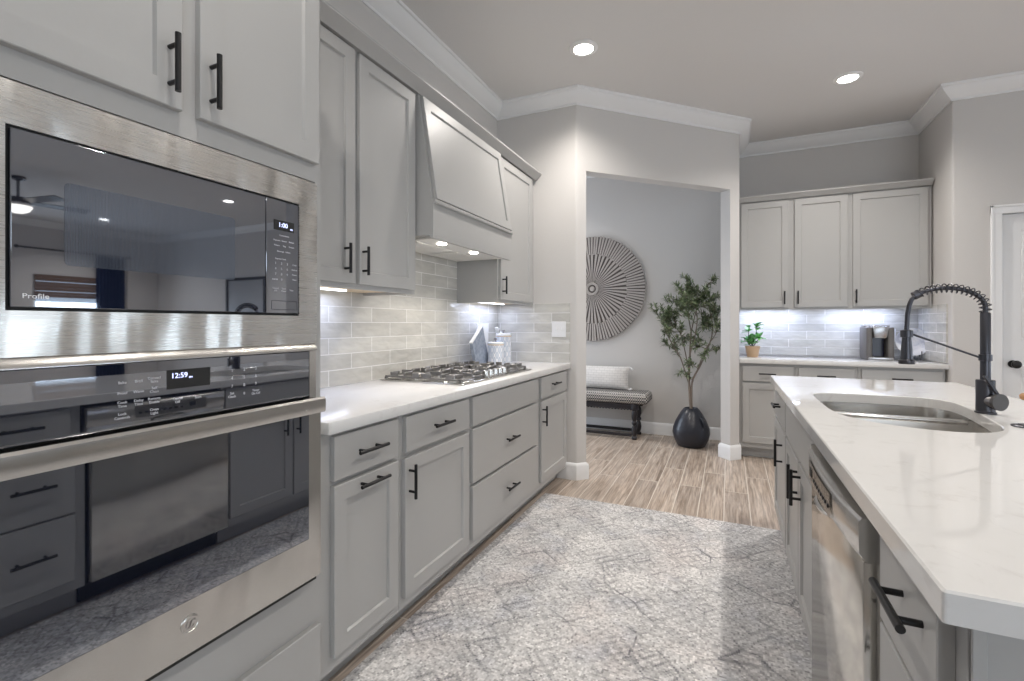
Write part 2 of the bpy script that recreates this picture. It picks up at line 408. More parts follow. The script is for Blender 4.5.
# far wall with two windows, rear wall with one wide window added for light
def wall_x(x0, x1, y0, y1, holes):
    bm = nb(); y = y0
    for a, b, z0, z1 in holes:
        box(bm, x0, x1, y, a, 0, H); box(bm, x0, x1, a, b, 0, z0); box(bm, x0, x1, a, b, z1, H); y = b
    box(bm, x0, x1, y, y1, 0, H); return bm
struct('wall_far', wall_x(XF, XF+0.1, YR, YN, [(-0.5, 2.7, 0.3, 2.1), (4.0, 5.0, 0.6, 2.1)]), 'wall')
bm = nb()
box(bm, WL-0.1, 0.7, YR-0.1, YR, 0, H); box(bm, 5.1, XF+0.1, YR-0.1, YR, 0, H); box(bm, 0.7, 5.1, YR-0.1, YR, 0, 0.25); box(bm, 0.7, 5.1, YR-0.1, YR, 2.45, H)
struct('wall_rear', bm, 'wall')
pane_m = bpy.data.materials.new('window_pane'); pane_m.use_nodes = True
nt = pane_m.node_tree; nt.nodes.clear()
o_ = nt.nodes.new('ShaderNodeOutputMaterial'); mx = nt.nodes.new('ShaderNodeMixShader'); tr = nt.nodes.new('ShaderNodeBsdfTransparent'); gl = nt.nodes.new('ShaderNodeBsdfGlossy')
gl.inputs['Roughness'].default_value = 0.02; mx.inputs[0].default_value = 0.08
nt.links.new(tr.outputs[0], mx.inputs[1]); nt.links.new(gl.outputs[0], mx.inputs[2]); nt.links.new(mx.outputs[0], o_.inputs[0])
M['pane'] = pane_m
def window_x(name, x, y0, y1, z0, z1):
    bm = nb(); f = 0.05
    for a, b, c, d in ((y0, y1, z0, z0+f), (y0, y1, z1-f, z1), (y0, y0+f, z0+f, z1-f), (y1-f, y1, z0+f, z1-f), (y0+f, y1-f, (z0+z1)/2-.02, (z0+z1)/2+.02)):
        box(bm, x+0.02, x+0.07, a, b, c, d)
    o = struct(name, bm, 'trim'); struct('pane', box(nb(), x+0.04, x+0.046, y0+f, y1-f, z0+f, z1-f), 'pane', o); return o
window_x('window_1', XF, 4.0, 5.0, 0.6, 2.1)
window_x('window_2', XF, -0.5, 2.7, 0.3, 2.1)
bm = nb()
for a, b, c, d in ((0.7, 5.1, 0.25, 0.31), (0.7, 5.1, 2.39, 2.45), (0.7, 0.76, 0.31, 2.39), (5.04, 5.1, 0.31, 2.39), (2.17, 2.23, 0.31, 2.39), (3.57, 3.63, 0.31, 2.39)):
    box(bm, a, b, YR-0.08, YR-0.02, c, d)
o = struct('added_window_3', bm, 'trim'); struct('pane', box(nb(), 0.76, 5.04, YR-0.052, YR-0.047, 0.31, 2.39), 'pane', o)  # unseen rear window, made up as a source of daylight

# crown moulding and baseboards swept along the walls (room on the right of the path)
def sweep(bm, path, prof, closed=False):
    P = [Vector(p) for p in path]; n = len(P); rings = []
    for i in range(n):
        if closed or 0 < i < n-1:
            d0 = (P[i]-P[i-1]).normalized(); d1 = (P[(i+1) % n]-P[i]).normalized()
        elif i == 0: d0 = d1 = (P[1]-P[0]).normalized()
        else: d0 = d1 = (P[i]-P[i-1]).normalized()
        n0 = Vector((d0.y, -d0.x)); n1 = Vector((d1.y, -d1.x)); mt = (n0+n1).normalized(); k = 1/max(0.2, mt.dot(n0))
        rings.append([bm.verts.new((P[i].x+mt.x*k*o, P[i].y+mt.y*k*o, z)) for o, z in prof])
    m = len(prof)
    for i in range(n if closed else n-1):
        u, w = rings[i], rings[(i+1) % n]
        for k in range(m-1): bm.faces.new((u[k], w[k], w[k+1], u[k+1]))
    if not closed:
        bm.faces.new(rings[0]); bm.faces.new(rings[-1][::-1])
    bmesh.ops.recalc_face_normals(bm, faces=bm.faces)
    return bm
E0 = 0.0005
crown = [(E0, 2.938), (0.010, 2.938), (0.013, 2.944), (0.013, 2.952), (0.020, 2.957), (0.028, 2.962), (0.055, 2.985), (0.078, 3.012), (0.086, 3.026), (0.096, 3.030), (0.098, 3.036), (0.098, 3.0475), (E0, 3.0475)]
room = [(WL, YR), (WL, YE), tuple(A), tuple(B), (0.085, YB), (XR, YB), (XR, YP), (3.40, YP), (3.40, YN), (XF, YN), (XF, YR)]
struct('trim_1', sweep(nb(), room, crown, closed=True), 'trim')
hall = [(-4.0, YB), (-0.045, YB), (-0.045, S1i.y+0.03)]
struct('trim_2', sweep(nb(), hall, crown), 'trim')
base = [(E0, 0.0005), (0.016, 0.0005), (0.016, 0.105), (0.012, 0.118), (0.006, 0.128), (E0, 0.132)]
struct('baseboard_hall', sweep(nb(), [(-4.0, YB), (-0.045, YB), (-0.045, S1i.y+0.035)], base), 'trim')
struct('baseboard_end', sweep(nb(), [(-1.245, YE), tuple(A), tuple(S0), tuple(S0i), (-4.0, S0i.y)], base), 'trim')
struct('baseboard_alcove', sweep(nb(), [(-0.045, S1i.y+0.028), tuple(S1i), tuple(S1), tuple(B), (0.085, 4.86)], base), 'trim')
struct('baseboard_right', sweep(nb(), [(XR, 4.79), (XR, YP), (DX0-0.06, YP)], base), 'trim')
struct('baseboard_pantry', sweep(nb(), [(DX1+0.06, YP), (3.40, YP), (3.40, YN), (XF, YN), (XF, YR)], base), 'trim')
# pantry door, casing, knob
bm = nb()
for x0, x1, z0, z1 in ((DX0-0.062, DX0+0.004, 0, DH+0.062), (DX1-0.004, DX1+0.062, 0, DH+0.062)):
    box(bm, x0, x1, YP-0.016, YP-0.0005, z0, z1, 0.004); 
box(bm, DX0-0.062, DX1+0.062, YP-0.017, YP-0.0005, DH-0.004, DH+0.062, 0.004)
for x0, x1, z0, z1 in ((DX0-0.062, DX0-0.045, 0, DH+0.062), (DX1+0.045, DX1+0.062, 0, DH+0.062), (DX0-0.062, DX1+0.062, DH+0.045, DH+0.062)):
    box(bm, x0, x1, YP-0.022, YP-0.012, z0, z1, 0.003)
struct('trim_3', bm, 'trim')
bm = nb()
box(bm, DX0+0.006, DX1-0.006, YP+0.018, YP+0.053, 0.008, DH-0.006, 0.002)
for z0, z1 in ((0.22, 0.92), (1.10, 1.92)):
    for a, b, c, d in ((DX0+0.12, DX1-0.12, z0, z0+0.02), (DX0+0.12, DX1-0.12, z1-0.02, z1), (DX0+0.12, DX0+0.14, z0+.02, z1-.02), (DX1-0.14, DX1-0.12, z0+.02, z1-.02)):
        box(bm, a, b, YP+0.012, YP+0.020, c, d, 0.003)
door = struct('door_1', bm, 'trim')
bm = nb(); RY = Matrix.Rotation(PI/2, 4, 'X')
lathe(bm, (1.914, YP+0.018, 0.925), [(0.028, 0), (0.028, 0.006), (0.011, 0.010), (0.011, 0.028), (0.022, 0.036), (0.029, 0.048), (0.029, 0.056), (0.020, 0.064), (0, 0.066)], 24, RY)
obj('door_knob', bm, 'black', door, 'dark oil-rubbed round knob')
obj('latch_plate', box(nb(), DX0+0.0045, DX0+0.0085, YP+0.014, YP+0.05, 0.89, 0.96), 'gunmetal', door)

# tiled backsplashes
struct('trim_4', box(nb(), WL+0.0005, WL+0.010, 1.093, YE-0.0005, 0.915, 1.70), 'tile_left')
struct('trim_5', box(nb(), WL+0.011, -1.138, YE-0.010, YE-0.0005, 0.915, 1.388), 'tile_end')
struct('trim_6', box(nb(), 0.0855, XR-0.0005, YB-0.010, YB-0.0005, 0.915, 1.385), 'tile_back')
struct('trim_7', box(nb(), XR-0.010, XR-0.0005, 4.80, YB-0.011, 0.915, 1.380), 'tile_side')

# ------------------------------------------------------------------ cabinets
EA_L, EO_L = (0, 1, 0), (1, 0, 0)
FX = -1.168                                   # face-frame plane of the left base run
G = 0.0005
def lf(bm, y0, y1, z0, z1, rail=None, x=FX+0.0006): return slab_front(bm, (x, y0, z0), EA_L, EO_L, y1-y0, z1-z0, rail=rail)
def base_left(name, label, y0, y1, fronts, grp='grey base cabinets along the left wall'):
    t = thing(name, label, 'cabinet', (FX-0.3, (y0+y1)/2, 0), grp)
    body = nb()
    box(body, WL+0.012, FX, y0+G, y1-G, 0.10, 0.874, 0.001)
    obj('cabinet_body', body, 'cab', t)
    obj('toe_kick', box(nb(), WL+0.012, -1.25, y0+G, y1-G, 0.001, 0.0995), 'cab', t)
    for kind, a, b, c, d, pull in fronts:
        f = obj('door' if kind == 'door' else 'drawer', lf(nb(), a, b, c, d, 0.056 if kind == 'door' else None), 'cab', t)
        if pull:
            py, pz, dr = pull
            obj('handle', pull_bm((FX+0.019, py, pz), (0, 1, 0) if dr == 'h' else (0, 0, 1), (1, 0, 0), L=0.145 if dr == 'h' else 0.135), 'black', f, 'black bar handle')
    return t
base_left('base_cabinet', 'narrow grey base cabinet next to the oven tower, its door pull horizontal', 1.094, 1.485,
    [('drawer', 1.137, 1.461, 0.715, 0.860, (1.292, 0.790, 'h')), ('door', 1.137, 1.461, 0.147, 0.699, (1.300, 0.673, 'h'))])
base_left('base_cabinet', 'grey base cabinet left of the wide drawers, its door pull upright', 1.485, 2.022,
    [('drawer', 1.508, 2.000, 0.715, 0.858, (1.745, 0.789, 'h')), ('door', 1.502, 2.000, 0.147, 0.694, (1.527, 0.602, 'v'))])
base_left('base_cabinet', 'wide grey base cabinet of three stacked drawers under the gas cooktop', 2.022, 2.945,
    [('drawer', 2.038, 2.905, 0.715, 0.860, None), ('drawer', 2.038, 2.905, 0.433, 0.699, (2.47, 0.567, 'h')), ('drawer', 2.038, 2.905, 0.150, 0.416, (2.47, 0.290, 'h'))])
base_left('base_cabinet', 'grey base cabinet at the far end of the left run beside the white corner', 2.945, YE-0.018,
    [('drawer', 2.976, 3.520, 0.716, 0.860, (3.225, 0.795, 'h')), ('door', 2.976, 3.520, 0.147, 0.696, (2.996, 0.60, 'v'))])
ct = obj('countertop', box(nb(), WL+0.0005, -1.130, 1.095, YE-0.001, 0.8745, 0.914, 0.003, 2), 'quartz_honed')
tag(ct, 'white quartz countertop along the left wall carrying the gas cooktop', 'countertop')

# oven tower
TY0, TY1, TF = 0.255, 1.093, -1.163
t = thing('oven_tower', 'tall grey built-in cabinet around the microwave and wall oven', 'cabinet', (-1.45, 0.674, 0))
bm = nb()
box(bm, WL+0.0005, TF, TY0, TY0+0.03, 0.10, 2.385); box(bm, WL+0.0005, TF, TY1-0.022, TY1-G, 0.10, 2.385)
box(bm, WL+0.0005, TF, TY0+0.03, TY1-0.022, 0.10, 0.455); box(bm, WL+0.0005, TF, TY0+0.03, TY1-0.022, 1.660, 2.385)
box(bm, WL+0.0005, TF-0.004, TY0+0.03, TY1-0.022, 1.142, 1.160)
obj('cabinet_body', bm, 'cab', t)
obj('toe_kick', box(nb(), WL+0.0005, -1.25, TY0, TY1-G, 0.001, 0.0995), 'cab', t)
for a, b, hy in ((0.282, 0.672, 0.643), (0.711, 1.072, 0.737)):
    d = obj('door', lf(nb(), a, b, 1.713, 2.375, 0.056, TF+0.0006), 'cab', t)
    obj('handle', pull_bm((TF+0.019, hy, 1.804), (0, 0, 1), (1, 0, 0), L=0.130), 'black', d, 'black bar handle')
obj('drawer', lf(nb(), 0.279, 1.076, 0.130, 0.300, None, TF+0.0006), 'cab', t)
obj('crown_trim', sweep(nb(), [(TF, TY0), (TF, TY1)], [(0.0, 2.386), (0.012, 2.386), (0.045, 2.425), (0.045, 2.437), (0.0, 2.437)]), 'cab', t)

# upper cabinets, left wall
UX = -1.448
def upper_left(label, y0, y1, doors, z0=1.372):
    t = thing('wall_cabinet', label, 'cabinet', (WL+0.15, (y0+y1)/2, z0), 'grey wall cabinets on the left wall')
    bm = nb()
    box(bm, WL+0.0105, UX, y0+G, y1-G, z0+0.02, 2.386)
    box(bm, UX-0.02, UX, y0+G, y1-G, z0, z0+0.0205)
    box(bm, WL+0.0105, UX-0.02, y0+G, y0+0.019, z0, z0+0.0205); box(bm, WL+0.0105, UX-0.02, y1-0.019, y1-G, z0, z0+0.0205)
    obj('cabinet_body', bm, 'cab', t)
    obj('underside', box(nb(), WL+0.011, UX-0.021, y0+0.02, y1-0.02, z0+0.014, z0+0.0195), 'maple', t, 'bare maple underside')
    for a, b, hy in doors:
        d = obj('door', lf(nb(), a, b, 1.392, 2.377, 0.056, UX+0.0006), 'cab', t)
        obj('handle', pull_bm((UX+0.019, hy, 1.491), (0, 0, 1), (1, 0, 0), L=0.122), 'black', d, 'black bar handle')
    return t
upper_left('two-door grey wall cabinet between the oven tower and the range hood', 1.094, 1.968, [(1.115, 1.530, 1.470), (1.556, 1.950, 1.575)])
upper_left('single-door grey wall cabinet right of the range hood', 2.905, YE-0.002, [(2.925, 3.495, 2.950)])
cr = obj('cabinet_crown', sweep(nb(), [(UX+0.0195, 1.094), (UX+0.0195, YE-0.001)], [(-0.02, 2.387), (0.006, 2.387), (0.012, 2.395), (0.045, 2.424), (0.050, 2.428), (0.050, 2.438), (-0.2, 2.438)]), 'cab')
tag(cr, 'long grey crown strip topping the left wall cabinets and hood', 'moulding')

# range hood
M['hood_metal'] = mat('satin_hood_metal', (0.78, 0.77, 0.74), 0.45, 0.4)
HY0, HY1 = 1.972, 2.902
t = thing('range_hood', 'grey wooden range hood with sloped panel above the gas cooktop', 'range hood', (-1.55, 2.437, 1.66))
hx = -1.338
prof = [(WL+0.011, 1.668), (hx, 1.668), (hx, 1.826), (hx-0.006, 1.840), (-1.432, 2.386), (WL+0.011, 2.386)]
obj('hood_body', prism(nb(), [(a, b) for a, b in prof], HY0, HY1, axis='y'), 'cab', t)
obj('ledge_moulding', box(nb(), hx-0.03, hx+0.014, HY0-0.002+0.003, HY1-0.001, 1.826, 1.846, 0.004), 'cab', t)
# sloped shaker panel
bm = nb(); slab_front(bm, (0, 0, 0), (1, 0, 0), (0, -1, 0), HY1-HY0-0.03, 0.538, 0.019, 0.056)
p0 = Vector((hx-0.006+0.001, HY0+0.015, 1.847)); p1 = Vector((-1.432+0.0012, HY0+0.015, 2.385))
up = (p1-p0).normalized(); ea = Vector((0, 1, 0)); eo = ea.cross(up)   # outward
mm = Matrix((ea, -eo, up)).transposed().to_4x4(); mm.translation = p0
bmesh.ops.transform(bm, matrix=mm, verts=bm.verts)
obj('front_panel', bm, 'cab', t)
obj('insert', box(nb(), -1.735, hx-0.03, HY0+0.05, HY1-0.05, 1.660, 1.6675), 'hood_metal', t, 'pale satin hood insert')
for a, b in ((2.06, 2.40), (2.46, 2.80)):
    bm = nb(); box(bm, -1.69, -1.50, a, b, 1.656, 1.6598)
    for k in range(9): box(bm, -1.68+k*0.02, -1.672+k*0.02, a+0.02, b-0.02, 1.6535, 1.6562)
    obj('grease_filter', bm, 'hood_metal', t)
obj('lip', box(nb(), hx-0.022, hx, HY0, HY1, 1.652, 1.6675), 'cab', t)
for y in (2.175, 2.529):
    l = obj('hood_lamp', lathe(nb(), (-1.420, y, 1.6535), [(0, 0), (0.022, 0.0), (0.026, 0.003), (0.026, 0.006), (0, 0.006)], 24), 'lamp', t, 'lit round hood lamp')
    sp = bpy.data.lights.new('lamp_light', 'SPOT'); sp.energy = 7; sp.spot_size = 2.2; sp.spot_blend = 0.7; sp.color = (1, 0.93, 0.84); sp.shadow_soft_size = 0.03
    so = bpy.data.objects.new('lamp_light', sp); COL.objects.link(so); so.parent = t; so.location = Vector((-1.420, y, 1.645))-t.location

# under-cabinet LED strips
def led(label, x0, x1, y0, y1, z, power, along):
    o = obj('under_cabinet_light', box(nb(), x0, x1, y0, y1, z+0.004, z+0.011, 0.002), 'led'); tag(o, label, 'light', None)
    area_light('strip_light', ((x0+x1)/2, (y0+y1)/2, z-0.004), (0, 0, 0), x1-x0, y1-y0, power, (0.62, 0.71, 1.0))
    return o
led('lit strip light under the wall cabinet beside the oven tower', WL+0.095, WL+0.120, 1.26, 1.72, 1.374, 1.05, 'y')
led('lit strip light under the single wall cabinet right of the hood', WL+0.095, WL+0.120, 2.96, 3.46, 1.374, 1.05, 'y')

# back alcove cabinets
BY = 4.809                                     # face plane of the back base run
EA_B, EO_B = (1, 0, 0), (0, -1, 0)
def bf(bm, x0, x1, z0, z1, y, rail=None): return slab_front(bm, (x0, y-0.0006, z0), EA_B, EO_B, x1-x0, z1-z0, rail=rail)
def base_back(label, x0, x1, dx0, dx1, hx_):
    t = thing('base_cabinet', label, 'cabinet', ((x0+x1)/2, 5.1, 0), 'grey base cabinets along the back wall')
    obj('cabinet_body', box(nb(), x0+G, x1-G, BY, YB-0.011, 0.10, 0.867, 0.001), 'cab', t)
    obj('toe_kick', box(nb(), x0+G, x1-G, BY+0.075, YB-0.011, 0.001, 0.0995), 'cab', t)
    f = obj('drawer', bf(nb(), dx0, dx1, 0.705, 0.842, BY), 'cab', t)
    obj('handle', pull_bm((hx_, BY-0.019, 0.776), (1, 0, 0), (0, -1, 0)), 'black', f, 'black bar handle')
    obj('door', bf(nb(), dx0, dx1, 0.146, 0.688, BY, 0.056), 'cab', t)
base_back('grey base cabinet under the small potted plant', 0.0865, 0.533, 0.112, 0.512, 0.310)
base_back('grey base cabinet in the middle of the back wall run', 0.533, 0.980, 0.553, 0.955, 0.752)
base_back('grey base cabinet below the coffee maker', 0.980, XR-0.0115, 1.006, 1.530, 1.268)
ct = obj('countertop', box(nb(), 0.0865, XR-0.0005, 4.770, YB-0.0005, 0.8675, 0.906, 0.003, 2), 'quartz')
tag(ct, 'white quartz countertop on the back wall under the coffee maker', 'countertop')
UY = 5.09
def upper_back(label, x0, x1, doors):
    t = thing('wall_cabinet', label, 'cabinet', ((x0+x1)/2, 5.25, 1.372), 'grey wall cabinets on the back wall')
    bm = nb(); box(bm, x0+G, x1-G, UY, YB-0.011, 1.385, 2.390); box(bm, x0+G, x1-G, UY, UY+0.02, 1.355, 1.3855)
    obj('cabinet_body', bm, 'cab', t)
    for a, b, hx_ in doors:
        d = obj('door', bf(nb(), a, b, 1.378, 2.378, UY, 0.056), 'cab', t)
        obj('handle', pull_bm((hx_, UY-0.019, 1.467), (0, 0, 1), (0, -1, 0), L=0.122), 'black', d, 'black bar handle')
upper_back('two-door grey wall cabinet above the potted plant', 0.0865, 0.982, [(0.106, 0.506, 0.470), (0.552, 0.962, 0.578)])
upper_back('single-door grey wall cabinet above the coffee maker', 0.982, XR-0.0115, [(1.000, 1.525, 1.020)])
cr = obj('cabinet_crown', sweep(nb(), [(XR-0.012, UY-0.0195), (0.0865, UY-0.0195)][::-1], [(-0.02, 2.391), (0.006, 2.391), (0.012, 2.398), (0.040, 2.424), (0.044, 2.428), (0.044, 2.438), (-0.2, 2.438)]), 'cab')
tag(cr, 'grey crown strip topping the back wall cabinets', 'moulding')
led('lit strip light under the back wall cabinet above the plant', 0.12, 0.62, YB-0.145, YB-0.12, 1.374, 1.8, 'x')
led('lit strip light under the back wall cabinet above the coffee maker', 0.84, 1.36, YB-0.145, YB-0.12, 1.374, 1.8, 'x')

# ------------------------------------------------------------------ microwave
t = thing('microwave', 'built-in stainless microwave with black glass front set in the tower', 'microwave', (-1.4, 0.674, 1.17))
y0, y1, z0, z1 = 0.287, 1.062, 1.163, 1.650
gy0, gy1, gz0, gz1 = 0.378, 0.997, 1.246, 1.573
X1 = -1.145
bm = nb()
# trim frame, slightly crowned faces
for a, b, c, d in ((y0, y1, gz1, z1), (y0, y1, z0, gz0), (y0, gy0, gz0, gz1), (gy1, y1, gz0, gz1)):
    box(bm, TF+0.0008, X1, a, b, c, d, 0.0)
obj('trim_frame', bm, 'steel', t)
obj('oven_case', box(nb(), WL+0.05, TF-0.002, y0+0.03, y1-0.03, 1.170, 1.645), 'dark', t)
obj('black_gap', box(nb(), TF, X1-0.006, gy0, gy1, gz0, gz1), 'dark', t)
obj('door_glass', box(nb(), X1-0.006, X1+0.004, gy0+0.005, 0.884, gz0+0.006, gz1-0.006, 0.0015), 'glassblack', t)
obj('control_panel', box(nb(), X1-0.006, X1+0.004, 0.8855, gy1-0.005, gz0+0.006, gz1-0.006, 0.0015), 'glassblack', t)
mesh_m = mat('microwave_mesh', (0.05, 0.06, 0.08), 0.03, spec=1.0, ior=1.85); n = N(mesh_m)
wv = n.n('ShaderNodeTexWave', wave_type='BANDS', bands_direction='X'); wv.inputs['Scale'].default_value = 130; n.l(n.coords('yzx'), wv.inputs['Vector'])
n.l(n.ramp(wv.outputs[0], [(0.0, (0.050, 0.058, 0.075)), (1.0, (0.062, 0.072, 0.092))]), n.b.inputs['Base Color'])
mesh_m.node_tree.nodes['Principled BSDF'].inputs['Specular Tint'].default_value = (0.80, 0.87, 1.0, 1); M['mesh'] = mesh_m
obj('window_mesh', prism(nb(), [(0.457, 1.333), (0.796, 1.333), (0.796, 1.490), (0.457, 1.490)], X1+0.0040, X1+0.0044, 0.008, 3, axis='x'), 'mesh', t, 'perforated window screen')
XT = X1+0.0046
text('lettering', 'Profile', 0.0128, facing_x((XT, 0.4165, 1.272)) @ Matrix.Diagonal((1.12, 1, 1, 1)), 'logo_print', t, label='white lettering on the door glass')
bm = box(nb(), X1+0.0040, X1+0.0043, 0.908, 0.975, 1.484, 1.512)
dsp = obj('display', bm, 'dark', t)
bm = text(None, '1:00', 0.018, facing_x((XT, 0.938, 1.499)), None, None); bmesh.ops.scale(bm, vec=(1, 1, 1), verts=bm.verts)
merge(bm, text(None, 'PM', 0.006, facing_x((XT, 0.966, 1.491)), None, None)); obj('clock_digits', bm, 'display', dsp, smooth=False)
bm = nb()
rows = [(1.462, ['Express', 'Cook'], 0.0065)]
for z, items in ((1.455, ['Popcorn', 'Sensor', 'Reheat']), (1.441, ['Potato', 'Veg', 'Frozen']), (1.425, ['Beverage', 'Soften'])):
    for k, s in enumerate(items): merge(bm, text(None, s, 0.0062, facing_x((XT, 0.918+k*0.024+(0.012 if len(items) == 2 else 0), z)), None, None))
merge(bm, text(None, 'Convenience', 0.006, facing_x((XT, 0.942, 1.470)), None, None))
merge(bm, text(None, 'Express Cook', 0.006, facing_x((XT, 0.930, 1.404)), None, None))
for r in range(3):
    for c in range(3): merge(bm, text(None, str(r*3+c+1), 0.009, facing_x((XT, 0.914+c*0.019, 1.391-r*0.015)), None, None))
for r, s in enumerate(['Cook', 'Defrost', 'Power', 'Timer']): merge(bm, text(None, s, 0.006, facing_x((XT, 0.976, 1.391-r*0.014)), None, None))
merge(bm, text(None, '0', 0.009, facing_x((XT, 0.933, 1.346)), None, None)); merge(bm, text(None, 'Add 30', 0.006, facing_x((XT, 0.912, 1.346)), None, None))
for k, s in enumerate(['Cancel\nOff', 'Start\nPause', 'Vent']): merge(bm, text(None, s, 0.0068, facing_x((XT, 0.914+k*0.026, 1.318)), None, None))
obj('keypad_print', bm, 'legend', t, smooth=False)
bm = nb()
for a, b, c, d in ((0.901, 0.985, 1.262, 1.2632), (0.901, 0.985, 1.286, 1.2872), (0.901, 0.9022, 1.2632, 1.286), (0.9838, 0.985, 1.2632, 1.286)): box(bm, X1+0.0040, X1+0.0044, a, b, c, d)
obj('open_button', bm, 'gunmetal', t)

# ------------------------------------------------------------------ wall oven
t = thing('wall_oven', 'built-in stainless wall oven with wide flat handle and black glass door', 'oven', (-1.4, 0.674, 0.46))
y0, y1 = 0.290, 1.058
DF = -1.125
bm = nb()
box(bm, WL+0.05, TF-0.002, y0+0.03, y1-0.03, 0.462, 1.135)
obj('oven_case', bm, 'dark', t)
bm = nb()
box(bm, TF+0.0008, X1, 1.034, y1, 1.000, 1.140); box(bm, TF+0.0008, X1, y0, 0.314, 1.000, 1.140)
prism(bm, [(TF+0.0008, 1.142), (TF+0.0008, 1.1625), (X1-0.004, 1.1625), (X1+0.006, 1.146), (X1+0.006, 1.142)], y0, y1, axis='y')
obj('frame', bm, 'steel_flat', t)
panel = obj('control_panel', box(nb(), TF+0.0008, X1+0.001, 0.314, 1.033, 1.005, 1.141, 0.002), 'glassblack', t)
XT = X1+0.0016
dsp = obj('display', box(nb(), X1+0.001, X1+0.0013, 0.637, 0.735, 1.075, 1.118), 'dark', panel)
bm = text(None, '12:59', 0.0165, facing_x((XT, 0.664, 1.104)), None, None); merge(bm, text(None, 'PM', 0.006, facing_x((XT, 0.689, 1.098)), None, None))
obj('clock_digits', bm, 'display', dsp, smooth=False)
bm = nb()
for r, (z, items) in enumerate(((1.100, ['Bake', 'Broil', 'Convect\nBake']), (1.078, ['Proof', 'Warm', 'Self\nClean']), (1.055, ['Cook\nTime', 'Delay\nTime', 'Remote\nEnable']), (1.031, ['Lock\nControls', '', 'Oven\nLight']))):
    for k, s in enumerate(items):
        if s: merge(bm, text(None, s, 0.0078, facing_x((XT, 0.552+k*0.030, z)), None, None))
obj('mode_keys', bm, 'legend', panel, smooth=False); bm = nb()
obj('cancel_key', text(None, 'Cancel\nOff', 0.0078, facing_x((XT, 0.660, 1.048)), None, None), 'legend', panel, smooth=False)
bm = text(None, 'Start', 0.0078, facing_x((XT, 0.706, 1.049)), None, None)
obj('start_key', bm, 'legend', panel, smooth=False); bm = nb()
for r in range(3):
    for c in range(3): obj('number_key', text(None, str(r*3+c+1), 0.011, facing_x((XT, 0.790+c*0.033, 1.104-r*0.020)), None, None), 'legend', panel, smooth=False)
for c, s in enumerate(['Set\nClock', '0', 'Timer\nOn Off']): obj('number_key' if c == 1 else 'timer_key', text(None, s, 0.010 if c == 1 else 0.0085, facing_x((XT, 0.790+c*0.033, 1.042)), None, None), 'legend', panel, smooth=False)
bm = nb()
for a, b, c, d in ((y0, y1, 0.964, 0.998), (y0, y1, 0.466, 0.588), (y0, 0.335, 0.588, 0.964), (1.014, y1, 0.588, 0.964)): box(bm, TF+0.003, DF, a, b, c, d, 0.0)
dr = obj('door', bm, 'steel_door', t)
obj('door_glass', box(nb(), TF+0.003, DF+0.001, 0.335, 1.0138, 0.5882, 0.9638, 0.001), 'glassblack', dr)
obj('vent_slot', box(nb(), TF+0.0008, DF-0.003, y0+0.01, y1-0.014, 0.4565, 0.4655), 'dark', t)
bm = nb()
prism(bm, [(-1.122, 0.962), (-1.108, 0.958), (-1.104, 0.964), (-1.104, 0.998), (-1.109, 1.004), (-1.122, 1.002)], y0, y1, axis='y')
for y in (y0+0.02, y1-0.02): box(bm, DF, -1.121, y-0.02, y+0.02, 0.967, 0.995)
obj('handle', bm, 'steel_flat', dr)
RX = Matrix.Rotation(PI/2, 4, 'Y')
bd = obj('badge', lathe(nb(), (DF, 0.676, 0.534), [(0.020, 0.0), (0.020, 0.002), (0.0175, 0.003), (0.0165, 0.002), (0, 0.002)], 32, RX), 'steel_flat', dr, 'round monogram badge')
bm = nb()
for s in (-1, 1):   # two interlaced script loops
    tube(bm, [(DF+0.0026, 0.676+s*(0.0045+0.0055*math.cos(q)), 0.534+0.0085*math.sin(q+0.5*s)) for q in [k*2*PI/20 for k in range(18)]], 0.0009, 6)
obj('monogram', bm, 'gunmetal_light', bd)

# ------------------------------------------------------------------ gas cooktop
t = thing('gas_cooktop', 'five-burner stainless gas cooktop with cast iron grates on the left counter', 'cooktop', (-1.46, 2.48, 0.914))
cx0, cx1, cy0, cy1 = -1.725, -1.200, 2.030, 2.930
bm = nb(); box(bm, cx0, cx1, cy0, cy1, 0.9145, 0.9225, 0.004, 2); box(bm, cx0+.03, cx1-.03, cy0+.03, cy1-.03, 0.9225, 0.9245, 0.001)
obj('top_plate', bm, 'steel_flat', t)
burn = [(-1.60, 2.19, .036), (-1.35, 2.19, .045), (-1.48, 2.48, .058), (-1.60, 2.77, .045), (-1.35, 2.77, .036)]
for x, y, r in burn:
    b = obj('burner', lathe(nb(), (x, y, 0.9246), [(r+0.018, 0), (r+0.018, 0.004), (r+0.004, 0.006), (r+0.004, 0.015), (0, 0.015)], 28), 'steel_flat', t)
    obj('burner_cap', lathe(nb(), (x, y, 0.9398), [(r, 0), (r+0.002, 0.003), (r-0.003, 0.008), (0, 0.009)], 28), 'iron', b)
